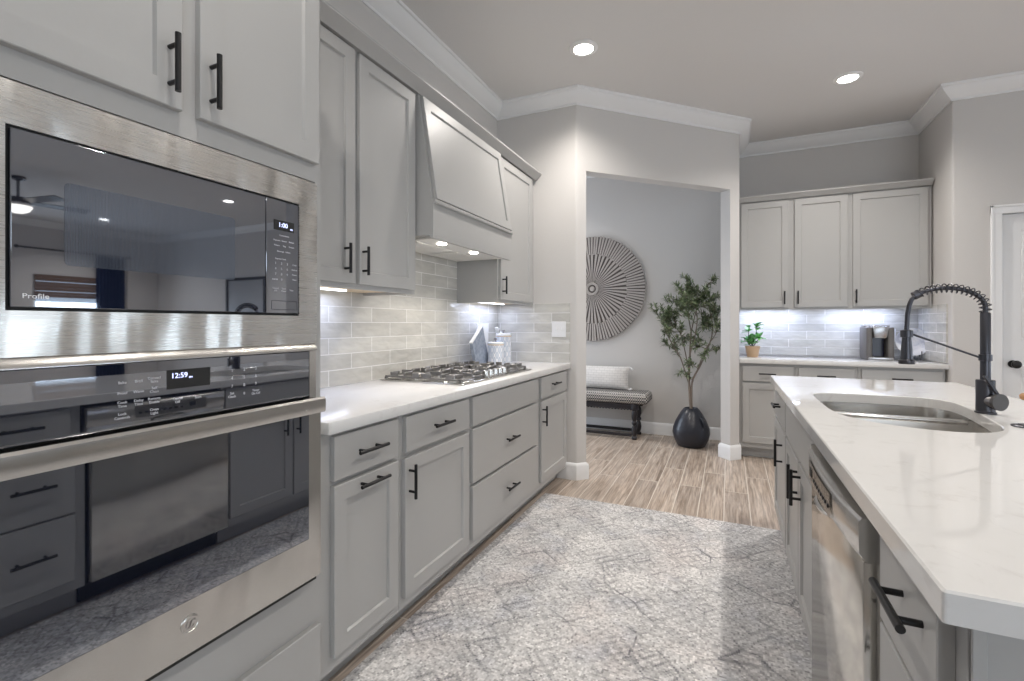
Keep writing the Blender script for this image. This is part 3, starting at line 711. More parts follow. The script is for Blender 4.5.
for a, b in ((2.050, 2.335), (2.342, 2.618), (2.625, 2.910)):
    bm = nb(); z0, z1 = 0.934, 0.943; w = 0.0055; xa, xb = -1.705, (-1.235 if a != 2.342 else -1.300)
    for y in (a+w, b-w): box(bm, xa, xb, y-w, y+w, z0, z1, 0.002)
    for x in (xa+w, (xa+xb)/2, xb-w): box(bm, x-w, x+w, a, b, z0, z1, 0.002)
    def finger(x0_, x1_, y0_, y1_):
        box(bm, x0_, x1_, y0_, y1_, z1-0.003, 0.962, 0.003)
    for x in (xa+0.03, (xa*3+xb)/4, (xa+xb)/2, (xa+xb*3)/4, xb-0.03):
        finger(x-w, x+w, a+0.012, a+0.085); finger(x-w, x+w, b-0.085, b-0.012)
    ym = (a+b)/2
    for x in (xa, (xa+xb)/2-0.04, xb-0.08): finger(x+0.004, x+0.076, ym-w, ym+w)
    for y in (a+w, b-w):
        for x in (xa+0.06, xa+0.20, xb-0.20, xb-0.06): finger(x-0.022, x+0.022, y-w, y+w)
    for x in (xa+w, xb-w):
        for y in (a+w, b-w): box(bm, x-0.008, x+0.008, y-0.008, y+0.008, 0.9246, z0+0.002, 0.002)
    obj('grate', bm, 'iron', t)
for k in range(5):
    y = 2.362+k*0.059
    obj('knob', lathe(nb(), (-1.250, y, 0.9246), [(0.024, 0), (0.024, 0.004), (0.020, 0.006), (0.018, 0.032), (0.015, 0.035), (0, 0.035)], 24), 'steel_flat', t)

# ------------------------------------------------------------------ items beside the cooktop
marble = mat('blue_grey_stone', (0.22, 0.27, 0.36), 0.5); n = N(marble)
nz = n.n('ShaderNodeTexNoise', i_Scale=40.0, i_Detail=5.0); n.l(n.coords(), nz.inputs['Vector'])
n.l(n.ramp(nz.outputs[0], [(0.3, (0.22, 0.26, 0.34)), (0.7, (0.38, 0.43, 0.52))]), n.b.inputs['Base Color']); M['stone'] = marble
M['white_gloss'] = mat('white_ceramic', (0.85, 0.85, 0.84), 0.25)
bo = thing('knife_block', 'blue-grey slant-topped block with pale top leaning by the left wall behind the cooktop', 'block', (-1.70, 3.09, 0.914))
bm = nb()
pts = [(2.965, 0.9145), (3.165, 0.9145), (3.055, 1.205), (2.900, 1.085)]
prism(bm, pts, -1.664, -1.640, axis='x'); obj('block_body', bm, 'stone', bo)
bm = nb(); prism(bm, [(2.900, 1.0855), (3.055, 1.2055), (3.055, 1.2115), (2.898, 1.0915)], -1.666, -1.638, axis='x'); obj('top_slab', bm, 'white_gloss', bo, 'pale top edge')
bm = nb(); box(bm, -1.735, -1.715, 3.12, 3.29, 0.9145, 1.225, 0.003)
tag(obj('cutting_board', bm, 'white_gloss'), 'white upright board standing behind the blue-grey block', 'cutting board')
canm = mat('patterned_ceramic', (0.8, 0.8, 0.82), 0.3); n = N(canm)
sp = n.n('ShaderNodeSeparateXYZ'); n.l(n.coords(), sp.inputs[0])
ang = n.math('ARCTAN2', sp.outputs[1], sp.outputs[0])
u = n.math('MULTIPLY', ang, 5.0); w = n.math('MULTIPLY', sp.outputs[2], 2*PI/0.078*0.5)
lat = n.math('ABSOLUTE', n.math('MULTIPLY', n.math('SINE', n.math('ADD', u, w)), n.math('SINE', n.math('SUBTRACT', u, w))))
n.l(n.ramp(lat, [(0.10, (0.84, 0.84, 0.85)), (0.22, (0.50, 0.55, 0.64)), (0.9, (0.62, 0.66, 0.73))]), n.b.inputs['Base Color']); M['canister'] = canm
def canister(label, x, y, r, h):
    t = thing('canister', label, 'canister', (x, y, 0.9143), 'patterned canisters on the left counter')
    obj('jar_body', lathe(nb(), (x, y, 0.9145), [(r*.94, 0), (r, 0.008), (r, h-.012), (r*.97, h), (0, h)], 36), 'canister', t)
    obj('lid', lathe(nb(), (x, y, 0.9145+h), [(r*.99, 0.0005), (r*1.01, 0.004), (r*1.01, 0.014), (r*.9, 0.018), (0.008, 0.020), (0, 0.020)], 36), 'white_gloss', t, 'white lid')
    obj('knob', lathe(nb(), (x, y, 0.9145+h+0.0202), [(0.007, 0), (0.006, 0.010), (0.012, 0.018), (0.010, 0.027), (0, 0.029)], 20), 'gunmetal_light', t)
    obj('rim_band', lathe(nb(), (x, y, 0.9145+h-0.004), [(r*1.002, 0), (r*1.012, 0.001), (r*1.012, 0.004), (r*1.002, 0.0043)], 36), 'gold', t)
canister('short patterned white canister in front, nearer the cooktop', -1.582, 3.150, 0.060, 0.155)
canister('tall patterned white canister behind the short one', -1.590, 3.300, 0.060, 0.215)
bm = nb(); random.seed(3)
def coral(p, d, L, depth):
    q = p+d*L; cyl(bm, p, q, 0.006*(0.7**(3-depth))+0.002, seg=6)
    if depth: 
        for _ in range(3): coral(q, (d+Vector((random.uniform(-.25, .25), random.uniform(-.8, .8), random.uniform(-.3, .6)))).normalized(), L*0.75, depth-1)
    else: sph(bm, q, 0.006, seg=8)
cyl(bm, (-1.705, 3.42, 0.9146), (-1.705, 3.42, 0.925), 0.035)
cyl(bm, (-1.705, 3.42, 0.925), (-1.705, 3.42, 1.03), 0.006)
coral(Vector((-1.705, 3.42, 1.03)), Vector((0, 0, 1)), 0.06, 3)
tag(obj('coral_ornament', bm, 'white_gloss'), 'white branching coral ornament in the counter corner behind the canisters', 'ornament')
# switch plate on the tiled end wall
t = thing('light_switch', 'white double toggle switch plate on the tiled end wall', 'light switch', (-1.226, YE-0.01, 1.18))
obj('plate', box(nb(), -1.285, -1.168, YE-0.0165, YE-0.0103, 1.118, 1.242, 0.002), 'white_plastic', t)
for x in (-1.250, -1.203): 
    bm = nb(); box(bm, x-0.005, x+0.005, YE-0.027, YE-0.0167, 1.172, 1.190, 0.002); obj('toggle', bm, 'white_plastic', t)

# ------------------------------------------------------------------ island
IX = 0.263
EA_I, EO_I = (0, 1, 0), (-1, 0, 0)
def if_(bm, y0, y1, z0, z1, rail=None): return slab_front(bm, (IX-0.0006, y0, z0), EA_I, EO_I, y1-y0, z1-z0, rail=rail)
def island_cab(label, y0, y1, fronts):
    t = thing('base_cabinet', label, 'cabinet', (0.57, (y0+y1)/2, 0), 'grey island cabinets')
    bm = nb()
    if 1.6 < y0 < 1.8:     # sink base: hollow below the bowls
        box(bm, IX, 0.875, y0+G, y0+0.018, 0.10, 0.874); box(bm, IX, 0.875, y1-0.018, y1-G, 0.10, 0.874)
        box(bm, IX, 0.875, y0+0.018, y1-0.018, 0.10, 0.12); box(bm, 0.86, 0.875, y0+0.018, y1-0.018, 0.12, 0.874); box(bm, IX, IX+0.02, y0+0.018, y1-0.018, 0.12, 0.874)
    else: box(bm, IX, 0.875, y0+G, y1-G, 0.10, 0.874, 0.001)
    obj('cabinet_body', bm, 'cab', t)
    obj('toe_kick', box(nb(), IX+0.075, 0.875, y0+G, y1-G, 0.001, 0.0995), 'cab', t)
    for kind, a, b, c, d, pull in fronts:
        f = obj('door' if kind == 'door' else 'drawer', if_(nb(), a, b, c, d, 0.056 if kind == 'door' else None), 'cab', t)
        if pull:
            py, pz, dr = pull
            obj('handle', pull_bm((IX-0.019, py, pz), (0, 1, 0) if dr == 'h' else (0, 0, 1), (-1, 0, 0)), 'black', f, 'black bar handle')
island_cab('grey island drawer cabinet at the near corner before the dishwasher', 0.750, 1.075,
    [('drawer', 0.783, 1.035, 0.703, 0.862, (0.872, 0.806, 'h')), ('drawer', 0.783, 1.035, 0.433, 0.694, (0.895, 0.57, 'h')), ('drawer', 0.783, 1.035, 0.147, 0.424, (0.895, 0.29, 'h'))])
island_cab('grey two-door island sink cabinet beyond the dishwasher', 1.700, 2.580,
    [('drawer', 1.712, 2.566, 0.703, 0.862, None), ('door', 2.131, 2.566, 0.147, 0.686, (2.152, 0.600, 'v')), ('door', 1.712, 2.121, 0.147, 0.686, (2.060, 0.605, 'v'))])
island_cab('grey island cabinet at the far end beyond the sink', 2.580, 3.190,
    [('drawer', 2.594, 3.168, 0.703, 0.862, (2.86, 0.790, 'h')), ('door', 2.594, 3.168, 0.147, 0.686, (2.733, 0.568, 'v'))])
# panelled near end and plain back of the island
t = thing('island_end_panel', 'grey framed end panel on the near end of the island under the counter overhang', 'panel', (0.57, 0.74, 0))
bm = nb(); slab_front(bm, (IX+0.004, 0.7485, 0.0015), (1, 0, 0), (0, -1, 0), 0.630, 0.8725, 0.016, 0.055, 0.011); obj('panel', bm, 'cab', t)
obj('corner_post', box(nb(), IX-0.004, IX+0.010, 0.7275, 0.7322, 0.0015, 0.874, 0.001), 'cab', t)
tag(obj('island_back_panel', box(nb(), 0.876, 0.894, 0.750, 3.190, 0.001, 0.874, 0.001), 'cab'), 'plain grey panel closing the seating side of the island', 'panel')

# island countertop with the sink cut-out
SX0, SX1, SY0, SY1 = 0.325, 0.790, 1.775, 2.455
def rrect(x0, x1, y0, y1, r, seg=8):
    pts = []
    for cx, cy, a in ((x1-r, y1-r, 0), (x0+r, y1-r, PI/2), (x0+r, y0+r, PI), (x1-r, y0+r, 3*PI/2)):
        for k in range(seg+1): pts.append((cx+r*math.cos(a+k*PI/2/seg), cy+r*math.sin(a+k*PI/2/seg)))
    return pts
def holed_slab(outer, inner, z0, z1, bev):
    bm = nb(); loops = []
    def off(poly, g):      # move each point along its own outward normal
        out = []; m = len(poly)
        for k in range(m):
            d = (Vector(poly[(k+1) % m])-Vector(poly[k-1])).normalized(); out.append((poly[k][0]+d.y*g, poly[k][1]-d.x*g))
        return out
    for z, g in ((z0, 0), (z1-bev, 0), (z1, bev)):
        loops.append(([bm.verts.new((a, b, z)) for a, b in off(outer, -g)], [bm.verts.new((a, b, z)) for a, b in off(inner, g)]))
    for (o0, i0), (o1, i1) in zip(loops, loops[1:]):
        for L0, L1 in ((o0, o1), (i0, i1)):
            m = len(L0)
            for k in range(m): bm.faces.new((L0[k], L0[(k+1) % m], L1[(k+1) % m], L1[k]))
    for o_, i_ in (loops[0], loops[-1]):
        es = []
        for L in (o_, i_):
            for k in range(len(L)): es.append(bm.edges.get((L[k], L[(k+1) % len(L)])))
        bmesh.ops.triangle_fill(bm, edges=es, use_beauty=True)
    bmesh.ops.recalc_face_normals(bm, faces=bm.faces); return bm
def smooth_loop(pts, k_=5):
    P = [Vector(p) for p in pts]; n_ = len(P); out = []
    for i in range(n_):
        p0, p1, p2, p3 = P[i-1], P[i], P[(i+1) % n_], P[(i+2) % n_]
        for k in range(k_):
            q = k/k_; out.append(tuple(0.5*((2*p1)+(-p0+p2)*q+(2*p0-5*p1+4*p2-p3)*q*q+(-p0+3*p1-3*p2+p3)*q**3)))
    return out
IC = (0.225, 1.085, 0.705, 3.222)
# counter-clockwise outline of the offset double bowl
cutout = smooth_loop([(.332, 2.30), (.332, 2.12), (.338, 2.00), (.360, 1.905), (.425, 1.815), (.53, 1.762), (.62, 1.762), (.69, 1.80), (.738, 1.88), (.770, 2.05), (.792, 2.22), (.803, 2.36), (.790, 2.455), (.735, 2.510), (.60, 2.522), (.45, 2.518), (.372, 2.495), (.338, 2.435)])
ct = obj('countertop', holed_slab(rrect(*IC, 0.004, 3), cutout, 0.8755, 0.914, 0.003), 'quartz', smooth=False)
tag(ct, 'white quartz island countertop with the undermount sink and black faucet', 'countertop')
t = thing('kitchen_sink', 'undermount double-bowl stainless sink in the island counter', 'sink', (0.55, 2.1, 0.66))
DV = 2.235
def bowl(A_, zt, zb):
    bm = nb(); L = []
    cx = sum(p[0] for p in A_)/len(A_); cy = sum(p[1] for p in A_)/len(A_)
    for f_, z in ((1.015, zt), (0.995, zt-0.05), (0.97, (zt+zb)/2), (0.95, zb+0.035), (0.92, zb+0.012), (0.82, zb)):
        L.append([bm.verts.new((cx+(p[0]-cx)*f_, cy+(p[1]-cy)*f_, z)) for p in A_])
    for u, w in zip(L, L[1:]):
        for k in range(len(u)): bm.faces.new((u[k], u[(k+1) % len(u)], w[(k+1) % len(u)], w[k]))
    bm.faces.new(L[-1]); bmesh.ops.recalc_face_normals(bm, faces=bm.faces)
    bmesh.ops.solidify(bm, geom=list(bm.faces), thickness=0.0015)
    return bm, (cx, cy)
def clip(poly, y, keep_low):
    out = []
    for i in range(len(poly)):
        p, q = poly[i], poly[(i+1) % len(poly)]
        ins = (p[1] < y) == keep_low; inq = (q[1] < y) == keep_low
        if ins: out.append(p)
        if ins != inq:
            f = (y-p[1])/(q[1]-p[1]); out.append((p[0]+(q[0]-p[0])*f, y))
    return out
for low, zb in ((False, 0.66), (True, 0.70)):
    poly = clip(cutout, DV-0.016 if low else DV+0.016, low)
    bm, c_ = bowl(poly, 0.8745, zb)
    bo = obj('bowl', bm, 'sinksteel', t)
    obj('drain', lathe(nb(), (c_[0], c_[1], zb+0.0003), [(0.045, 0), (0.045, 0.003), (0.036, 0.004), (0.030, 0.001), (0, 0.001)], 24), 'sinksteel', bo)
bm = nb(); box(bm, 0.345, 0.780, DV-0.017, DV+0.017, 0.856, 0.8738, 0.006, 3); obj('divider', bm, 'sinksteel', t)

# dishwasher
t = thing('dishwasher', 'stainless dishwasher with bulged control panel built into the island', 'dishwasher', (0.55, 1.387, 0.10))
y0, y1 = 1.083, 1.690; DX = 0.229
obj('tub', box(nb(), 0.270, 0.86, y0+0.005, y1-0.005, 0.10, 0.868), 'dark', t)
dr = obj('door', box(nb(), DX, 0.268, y0, y1, 0.115, 0.775, 0.003, 2), 'steel_dw', t)
# control panel: bowed in plan
bm = nb(); sec = []
K = 14
for k in range(K+1):
    q = k/K; y = y0+(y1-y0)*q; bulge = 0.018*(1-(2*q-1)**2)**0.8 if 0 < q < 1 else 0
    xf = DX-0.006-bulge
    sec.append([bm.verts.new(c) for c in ((0.266, y, 0.776), (xf+0.012, y, 0.772), (xf, y, 0.790), (xf-0.001, y, 0.848), (xf+0.005, y, 0.856), (0.266, y, 0.862))])
for u, w in zip(sec, sec[1:]):
    for k in range(6): bm.faces.new((u[k], u[(k+1) % 6], w[(k+1) % 6], w[k]))
bm.faces.new(sec[0]); bm.faces.new(sec[-1][::-1]); bmesh.ops.recalc_face_normals(bm, faces=bm.faces)
cp = obj('control_panel', bm, 'steel_flat', t)
def dwx(y):
    q = (y-y0)/(y1-y0); return DX-0.006-0.018*(1-(2*q-1)**2)**0.8
bm = nb()
pts = [1.255+k*0.03 for k in range(12)]
lo = [bm.verts.new((dwx(y)-0.003, y, 0.786)) for y in pts]; hi = [bm.verts.new((dwx(y)-0.004, y, 0.842)) for y in pts]
for k in range(len(pts)-1): bm.faces.new((lo[k], lo[k+1], hi[k+1], hi[k]))
r = bmesh.ops.solidify(bm, geom=list(bm.faces), thickness=0.003)
obj('button_panel', bm, 'steel_flat', cp)
bm = nb()
for k in range(8):
    y = 1.275+k*0.026; box(bm, dwx(y)-0.0055, dwx(y)-0.003, y-0.006, y+0.006, 0.806, 0.814, 0.0008)
obj('button', bm, 'gunmetal', cp, 'row of small buttons')
bm = nb(); box(bm, dwx(1.51)-0.0055, dwx(1.51)-0.003, 1.495, 1.525, 0.808, 0.828); obj('display', bm, 'dark', cp)
bm = nb(); tube(bm, [(DX-0.004+0.0-0.02*math.sin(q), 1.34+0.07-0.07*math.cos(q), 0.766) for q in [k*PI/10 for k in range(11)]], 0.007, 8); obj('latch_handle', bm, 'steel_flat', cp)
obj('toe_panel', box(nb(), 0.335, 0.35, y0, y1, 0.005, 0.099), 'dark', t)

# faucet
fx, fy, fz = 0.805, 2.165, 0.9145
t = thing('kitchen_faucet', 'tall gunmetal spring-neck kitchen faucet on the island beside the sink', 'faucet', (fx, fy, fz))
obj('base_body', lathe(nb(), (fx, fy, fz), [(0.0285, 0), (0.0285, 0.005), (0.0252, 0.007), (0.0252, 0.113), (0.0235, 0.115), (0.0145, 0.115)], 32), 'gunmetal', t)
obj('riser', lathe(nb(), (fx, fy, fz+0.115), [(0.0140, 0), (0.0140, 0.229), (0.012, 0.232), (0, 0.232)], 28), 'gunmetal', t)
obj('collar', lathe(nb(), (fx, fy, fz+0.180), [(0.0142, 0), (0.0178, 0.001), (0.0178, 0.022), (0.0142, 0.023)], 28), 'gunmetal', t)
c0 = Vector((fx, fy, fz+0.044)); hd_ = Vector((0.45, -0.89, 0.0)).normalized()
bm = nb(); cyl(bm, c0+hd_*0.012, c0+hd_*0.034, 0.0210, 0.0210, 24); cyl(bm, c0+hd_*0.034, c0+hd_*0.038, 0.0185, 0.0185, 24)
mx_ = obj('mixer_body', bm, 'gunmetal_light', t)
bm = nb(); cyl(bm, c0+hd_*0.038, c0+hd_*0.050, 0.0275, 0.0285, 32); obj('end_cap', bm, 'gunmetal_cap', mx_)
bm = nb(); tube(bm, [c0+hd_*0.040+Vector((0, 0, 0.024)), c0+hd_*0.040+Vector((-0.016, 0.0, 0.055)), c0+hd_*0.038+Vector((-0.033, 0, 0.088))], [0.0055, 0.0055, 0.005], 10); obj('lever', bm, 'gunmetal', mx_)
ztop = fz+0.347; R_ = 0.109; ax = fx-R_
arch = [(fx, fy, ztop), (fx, fy, ztop+0.012)]
arch += [(ax+R_*math.cos(q), fy, ztop+0.018+0.070*math.sin(q)) for q in [k*PI/24 for k in range(0, 19)]]
xs_, zs_ = arch[-1][0], arch[-1][2]
tail = [(0.603, fy, zs_-0.018), (0.596, fy, zs_-0.040), (0.591, fy, zs_-0.075), (0.5885, fy, fz+0.285)]
obj('hose', tube(nb(), arch+tail, 0.0075, 12), 'gunmetal', t)
dense = []
P_ = [Vector(p) for p in arch]
Ls = [0]
for a, b in zip(P_, P_[1:]): Ls.append(Ls[-1]+(b-a).length)
def at(s):
    for i in range(len(P_)-1):
        if s <= Ls[i+1]:
            f = (s-Ls[i])/max(1e-9, Ls[i+1]-Ls[i]); return P_[i].lerp(P_[i+1], f), (P_[i+1]-P_[i]).normalized()
    return P_[-1], (P_[-1]-P_[-2]).normalized()
turns = 16; nn = turns*14
for k in range(nn+1):
    s = Ls[-1]*k/nn; p, d = at(s); side = Vector((0, 1, 0)); nrm = d.cross(side).normalized(); a = 2*PI*turns*k/nn
    dense.append(p+(side*math.cos(a)+nrm*math.sin(a))*0.0150)
obj('spring', tube(nb(), dense, 0.0021, 6), 'gunmetal', t)
pe, de = at(Ls[-1])
bm = nb(); tube(bm, [pe-de*0.010, pe+de*0.012], 0.0150, 16); obj('hose_clamp', bm, 'gunmetal', t)
sx = 0.5885; sb = fz+0.162
bm = nb(); lathe(bm, (sx, fy, sb), [(0, 0), (0.0235, 0.0), (0.0245, 0.003), (0.0245, 0.013), (0.0185, 0.018), (0.0165, 0.055), (0.0135, 0.095), (0.0135, 0.124), (0.006, 0.126)], 28)
obj('spray_head', bm, 'gunmetal', t)
bm = nb(); lathe(bm, (sx, fy, sb+0.097), [(0.0140, 0), (0.0185, 0.001), (0.0185, 0.025), (0.0140, 0.026)], 24); obj('docking_ring', bm, 'gunmetal', t)
bm = nb(); cyl(bm, (sx+0.017, fy, sb+0.108), (fx-0.016, fy, fz+0.192), 0.0036, seg=12); obj('support_arm', bm, 'gunmetal', t)
o = obj('air_switch', lathe(nb(), (0.805, 1.925, 0.9143), [(0.030, 0), (0.030, 0.003), (0.027, 0.005), (0.016, 0.006), (0.015, 0.008), (0, 0.008)], 28), 'gunmetal')
tag(o, 'round dark disposal button set in the island counter behind the sink', 'button')

# wooden stool beyond the island
sx_, sy_ = 1.86, 4.05
t = thing('bar_stool', 'round wooden bar stool whose seat edge shows beyond the island counter', 'stool', (sx_, sy_, 0))
obj('seat', lathe(nb(), (sx_, sy_, 0.735), [(0, 0), (0.165, 0), (0.178, 0.012), (0.180, 0.030), (0.172, 0.040), (0.10, 0.034), (0, 0.032)], 40), 'brass', t)
for q in range(4):
    a = PI/4+q*PI/2; d = Vector((math.cos(a), math.sin(a), 0)); c = Vector((sx_, sy_, 0))
    obj('leg', cyl(nb(), c+d*0.20+Vector((0, 0, 0.001)), c+d*0.115+Vector((0, 0, 0.736)), 0.015, 0.018), 'brass', t)
obj('foot_ring', tube(nb(), [(sx_+0.172*math.cos(q*PI/16), sy_+0.172*math.sin(q*PI/16), 0.25) for q in range(32)], 0.009, 8, closed=True), 'brass', t)

# ------------------------------------------------------------------ rug
bm = nb(); box(bm, RX0, RX1, RY0, RY1, 0.0008, 0.010, 0.003)
tag(obj('area_rug', bm, 'rug'), 'faded grey persian-style rug running along the kitchen aisle', 'rug')

# ------------------------------------------------------------------ back counter items
t = thing('coffee_maker', 'grey single-serve coffee maker with silver head on the back counter', 'coffee maker', (1.21, 5.19, 0.906))
x0, x1, yf, yb = 1.106, 1.310, 5.09, 5.36
M['coffee_grey'] = mat('warm_grey_plastic', (0.15, 0.14, 0.135), 0.4, 0.2)
M['silver'] = mat('silver_plastic', (0.50, 0.50, 0.51), 0.25, 0.9)
M['tank'] = mat('smoke_plastic', (0.022, 0.022, 0.05), 0.2)
bm = nb(); box(bm, x0, x0+0.047, yf+0.03, yb, 0.9065, 1.195, 0.012, 2); box(bm, x1-0.047, x1, yf+0.03, yb, 0.9065, 1.195, 0.012, 2); obj('side_housing', bm, 'coffee_grey', t)
obj('back_housing', box(nb(), x0+0.048, x1-0.048, yf+0.14, yb-0.005, 0.9065, 1.185, 0.005), 'tank', t)
xm = (x0+x1)/2; bm = nb(); prism(bm, [(xm-0.043, 1.098), (xm+0.043, 1.098), (xm+0.059, 1.190), (xm+0.056, 1.206), (xm-0.056, 1.206), (xm-0.059, 1.190)], yf+0.015, yf+0.135, 0.004, 2, axis='y', bev_only_vert=False); obj('brew_head', bm, 'silver', t)
bm = nb(); box(bm, x0+0.005, x1-0.005, yf+0.14, yb-0.02, 1.1955, 1.210, 0.006, 2); obj('top_cover', bm, 'silver', t)
obj('drip_tray', box(nb(), x0+0.012, x1-0.012, yf, yf+0.135, 0.9065, 0.932, 0.006, 2), 'silver', t)
bm = nb(); tube(bm, [(x1-0.01, yb-0.02, 0.915), (x1+0.03, yb+0.0, 0.918), (x1+0.048, yb+0.02, 0.97), (x1+0.042, yb+0.035, 1.06), (x1+0.035, YB-0.018, 1.135)], 0.004, 8); sph(bm, (x1+0.035, YB-0.024, 1.142), 0.012)
obj('power_cord', bm, 'black', t, 'black power cord')
t = thing('wall_outlet', 'white outlet plate on the back tile beside the coffee maker', 'outlet', (1.36, YB-0.01, 1.12))
obj('plate', box(nb(), 1.318, 1.392, YB-0.0158, YB-0.0103, 1.06, 1.18, 0.002), 'white_plastic', t)
obj('socket', box(nb(), 1.338, 1.372, YB-0.0175, YB-0.0156, 1.075, 1.108, 0.001), 'white_plastic', t)
pm = mat('marbled_plate', (0.7, 0.72, 0.78), 0.2); n = N(pm)
nz = n.n('ShaderNodeTexNoise', i_Scale=9.0, i_Detail=6.0, i_Distortion=1.5); n.l(n.coords(), nz.inputs['Vector'])
n.l(n.ramp(nz.outputs[0], [(0.35, (0.42, 0.45, 0.56)), (0.5, (0.70, 0.72, 0.80)), (0.65, (0.85, 0.86, 0.90))]), n.b.inputs['Base Color']); M['plate'] = pm
Rm = Matrix.Translation((1.470, 5.262, 1.064)) @ Matrix.Rotation(PI/2-0.22, 4, 'X')
bm = nb(); lathe(bm, (0, 0, 0), [(0, 0.0), (0.06, 0.0), (0.09, -0.004+0.008), (0.123, 0.012), (0.124, 0.015), (0.089, 0.010), (0.06, 0.006), (0, 0.006)], 40, Rm)
tag(obj('round_plate', bm, 'plate'), 'pale marbled round plate propped upright behind the faucet head', 'plate')
bm = nb()
for x in (1.425, 1.52):
    tube(bm, [(x, 5.205, 0.985), (x, 5.205, 0.935), (x, 5.255, 0.935), (x, 5.345, 1.15)], 0.004, 8)
    tube(bm, [(x, 5.345, 1.14), (x, 5.375, 0.910)], 0.004, 8); tube(bm, [(x, 5.21, 0.936), (x, 5.20, 0.9105)], 0.004, 8)
tube(bm, [(1.425, 5.32, 1.09), (1.52, 5.32, 1.09)], 0.004, 8)
tag(obj('plate_stand', bm, 'gunmetal'), 'thin dark easel holding the marbled plate on the back counter', 'stand')

def leaf(bm, p, d, nrm, L, w, fold=0.15):
    d = d.normalized(); s = d.cross(nrm)
    if s.length < 1e-4: s = d.cross(Vector((1, 0.2, 0)))
    s.normalize(); nn_ = s.cross(d)
    ctr = [p, p+d*L*.35-nn_*0.0, p+d*L*.7, p+d*L-nn_*L*0.12]; ws = [0.08*w, w, 0.75*w, 0]
    prev = None
    for c, ww in zip(ctr, ws):
        if ww == 0: cur = [bm.verts.new(c)]
        else: cur = [bm.verts.new(c-s*ww/2+nn_*ww*fold), bm.verts.new(c), bm.verts.new(c+s*ww/2+nn_*ww*fold)]
        if prev:
            if len(cur) == 3:
                bm.faces.new((prev[0], prev[1], cur[1], cur[0])); bm.faces.new((prev[1], prev[2], cur[2], cur[1]))
            else: bm.faces.new((prev[0], prev[1], cur[0])); bm.faces.new((prev[1], prev[2], cur[0]))
        prev = cur
def leaf_mat(name, c1, c2, rough=0.5, sc=9.0):
    m = mat(name, c1, rough); n = N(m)
    nz = n.n('ShaderNodeTexNoise', i_Scale=sc, i_Detail=2.0); n.l(n.coords(), nz.inputs['Vector'])
    n.l(n.ramp(nz.outputs[0], [(0.35, c1), (0.65, c2)]), n.b.inputs['Base Color'])
    return m
M['herb'] = leaf_mat('bright_green_leaf', (0.06, 0.30, 0.07), (0.26, 0.62, 0.20), 0.4, 25)
M['olive'] = leaf_mat('olive_leaf', (0.07, 0.115, 0.055), (0.32, 0.38, 0.22), 0.42, 30)
M['bark'] = mat('grey_bark', (0.22, 0.18, 0.15), 0.8)
M['herbstem'] = mat('dark_stem', (0.03, 0.05, 0.03), 0.6)
M['clay'] = mat('tan_clay_pot', (0.55, 0.38, 0.24), 0.6)
M['soil'] = mat('potting_soil', (0.03, 0.022, 0.015), 0.9)
px, py, pz = 0.206, 5.10, 0.9062
t = thing('potted_plant', 'small bright green plant in a tan clay pot on the back counter', 'plant', (px, py, pz))
pot = obj('pot', lathe(nb(), (px, py, pz), [(0.048, 0), (0.064, 0.09), (0.066, 0.09), (0.066, 0.104), (0.058, 0.104), (0.056, 0.088), (0, 0.088)], 32), 'clay', t)
obj('soil', lathe(nb(), (px, py, pz+0.0882), [(0.055, 0), (0.05, 0.004), (0, 0.006)], 20), 'soil', pot)
random.seed(11)
bm = nb(); lm = nb(); rt = Vector((px, py, pz+0.09))
stems = [[(0, 0, 0), (-0.012, 0, 0.05), (-0.035, 0, 0.10), (-0.03, 0, 0.19)], [(0, 0, 0), (0.0, 0, 0.05), (0.035, 0, 0.10), (0.03, 0.0, 0.21)], [(0, 0, 0), (0.03, -0.02, 0.05), (0.06, -0.02, 0.10)], [(0, 0, 0), (-0.03, 0.02, 0.03), (-0.05, 0, 0.06)]]
for st in stems:
    P4 = [rt+Vector(q) for q in st]; tube(bm, P4, [0.005, 0.0045, 0.004, 0.003][:len(P4)], 7)
    for i in range(1, len(P4)):
        for _ in range(7 if i > 1 else 2):
            p = P4[i-1].lerp(P4[i], random.uniform(.5, 1)); d = Vector((random.uniform(-1, 1), random.uniform(-1, .6), random.uniform(-.3, .8)))
            leaf(lm, p, d, Vector((0, 0, 1)), random.uniform(.062, .085), random.uniform(.044, .058))
obj('stem', bm, 'herbstem', t); obj('foliage', lm, 'herb', t)

# ------------------------------------------------------------------ hall: olive tree, bench, pillow, wall art
ox, oy = -0.346, 5.06
t = thing('potted_olive_tree', 'tall slim olive tree in a dark blue-black bulbous pot in the hall', 'tree', (ox, oy, 0))
potm = mat('blue_black_glaze', (0.022, 0.024, 0.034), 0.33); n = N(potm)
nz = n.n('ShaderNodeTexNoise', i_Scale=8.0, i_Detail=3.0); n.l(n.coords('xyz', (1, 1, 3)), nz.inputs['Vector']); n.bump(nz.outputs[0], 0.3, 0.01); M['potglaze'] = potm
pot = obj('pot', lathe(nb(), (ox, oy, 0.001), [(0.115, 0), (0.135, 0.012), (0.165, 0.075), (0.178, 0.135), (0.172, 0.185), (0.145, 0.255), (0.100, 0.335), (0.070, 0.375), (0.062, 0.380), (0.056, 0.372), (0.056, 0.355), (0, 0.355)], 40), 'potglaze', t)
for s in (-1, 1):
    bm = nb(); e = Vector((0.75*s, -0.66, 0)).normalized(); c = Vector((ox, oy, 0)); 
    if s == -1: e = Vector((-0.75, 0.66, 0))
    tube(bm, [c+e*0.128+Vector((0, 0, 0.295)), c+e*0.150+Vector((0, 0, 0.285)), c+e*0.170+Vector((0, 0, 0.245)), c+e*0.166+Vector((0, 0, 0.212))], [0.010, 0.011, 0.011, 0.010], 10); obj('pot_lug', bm, 'potglaze', pot)
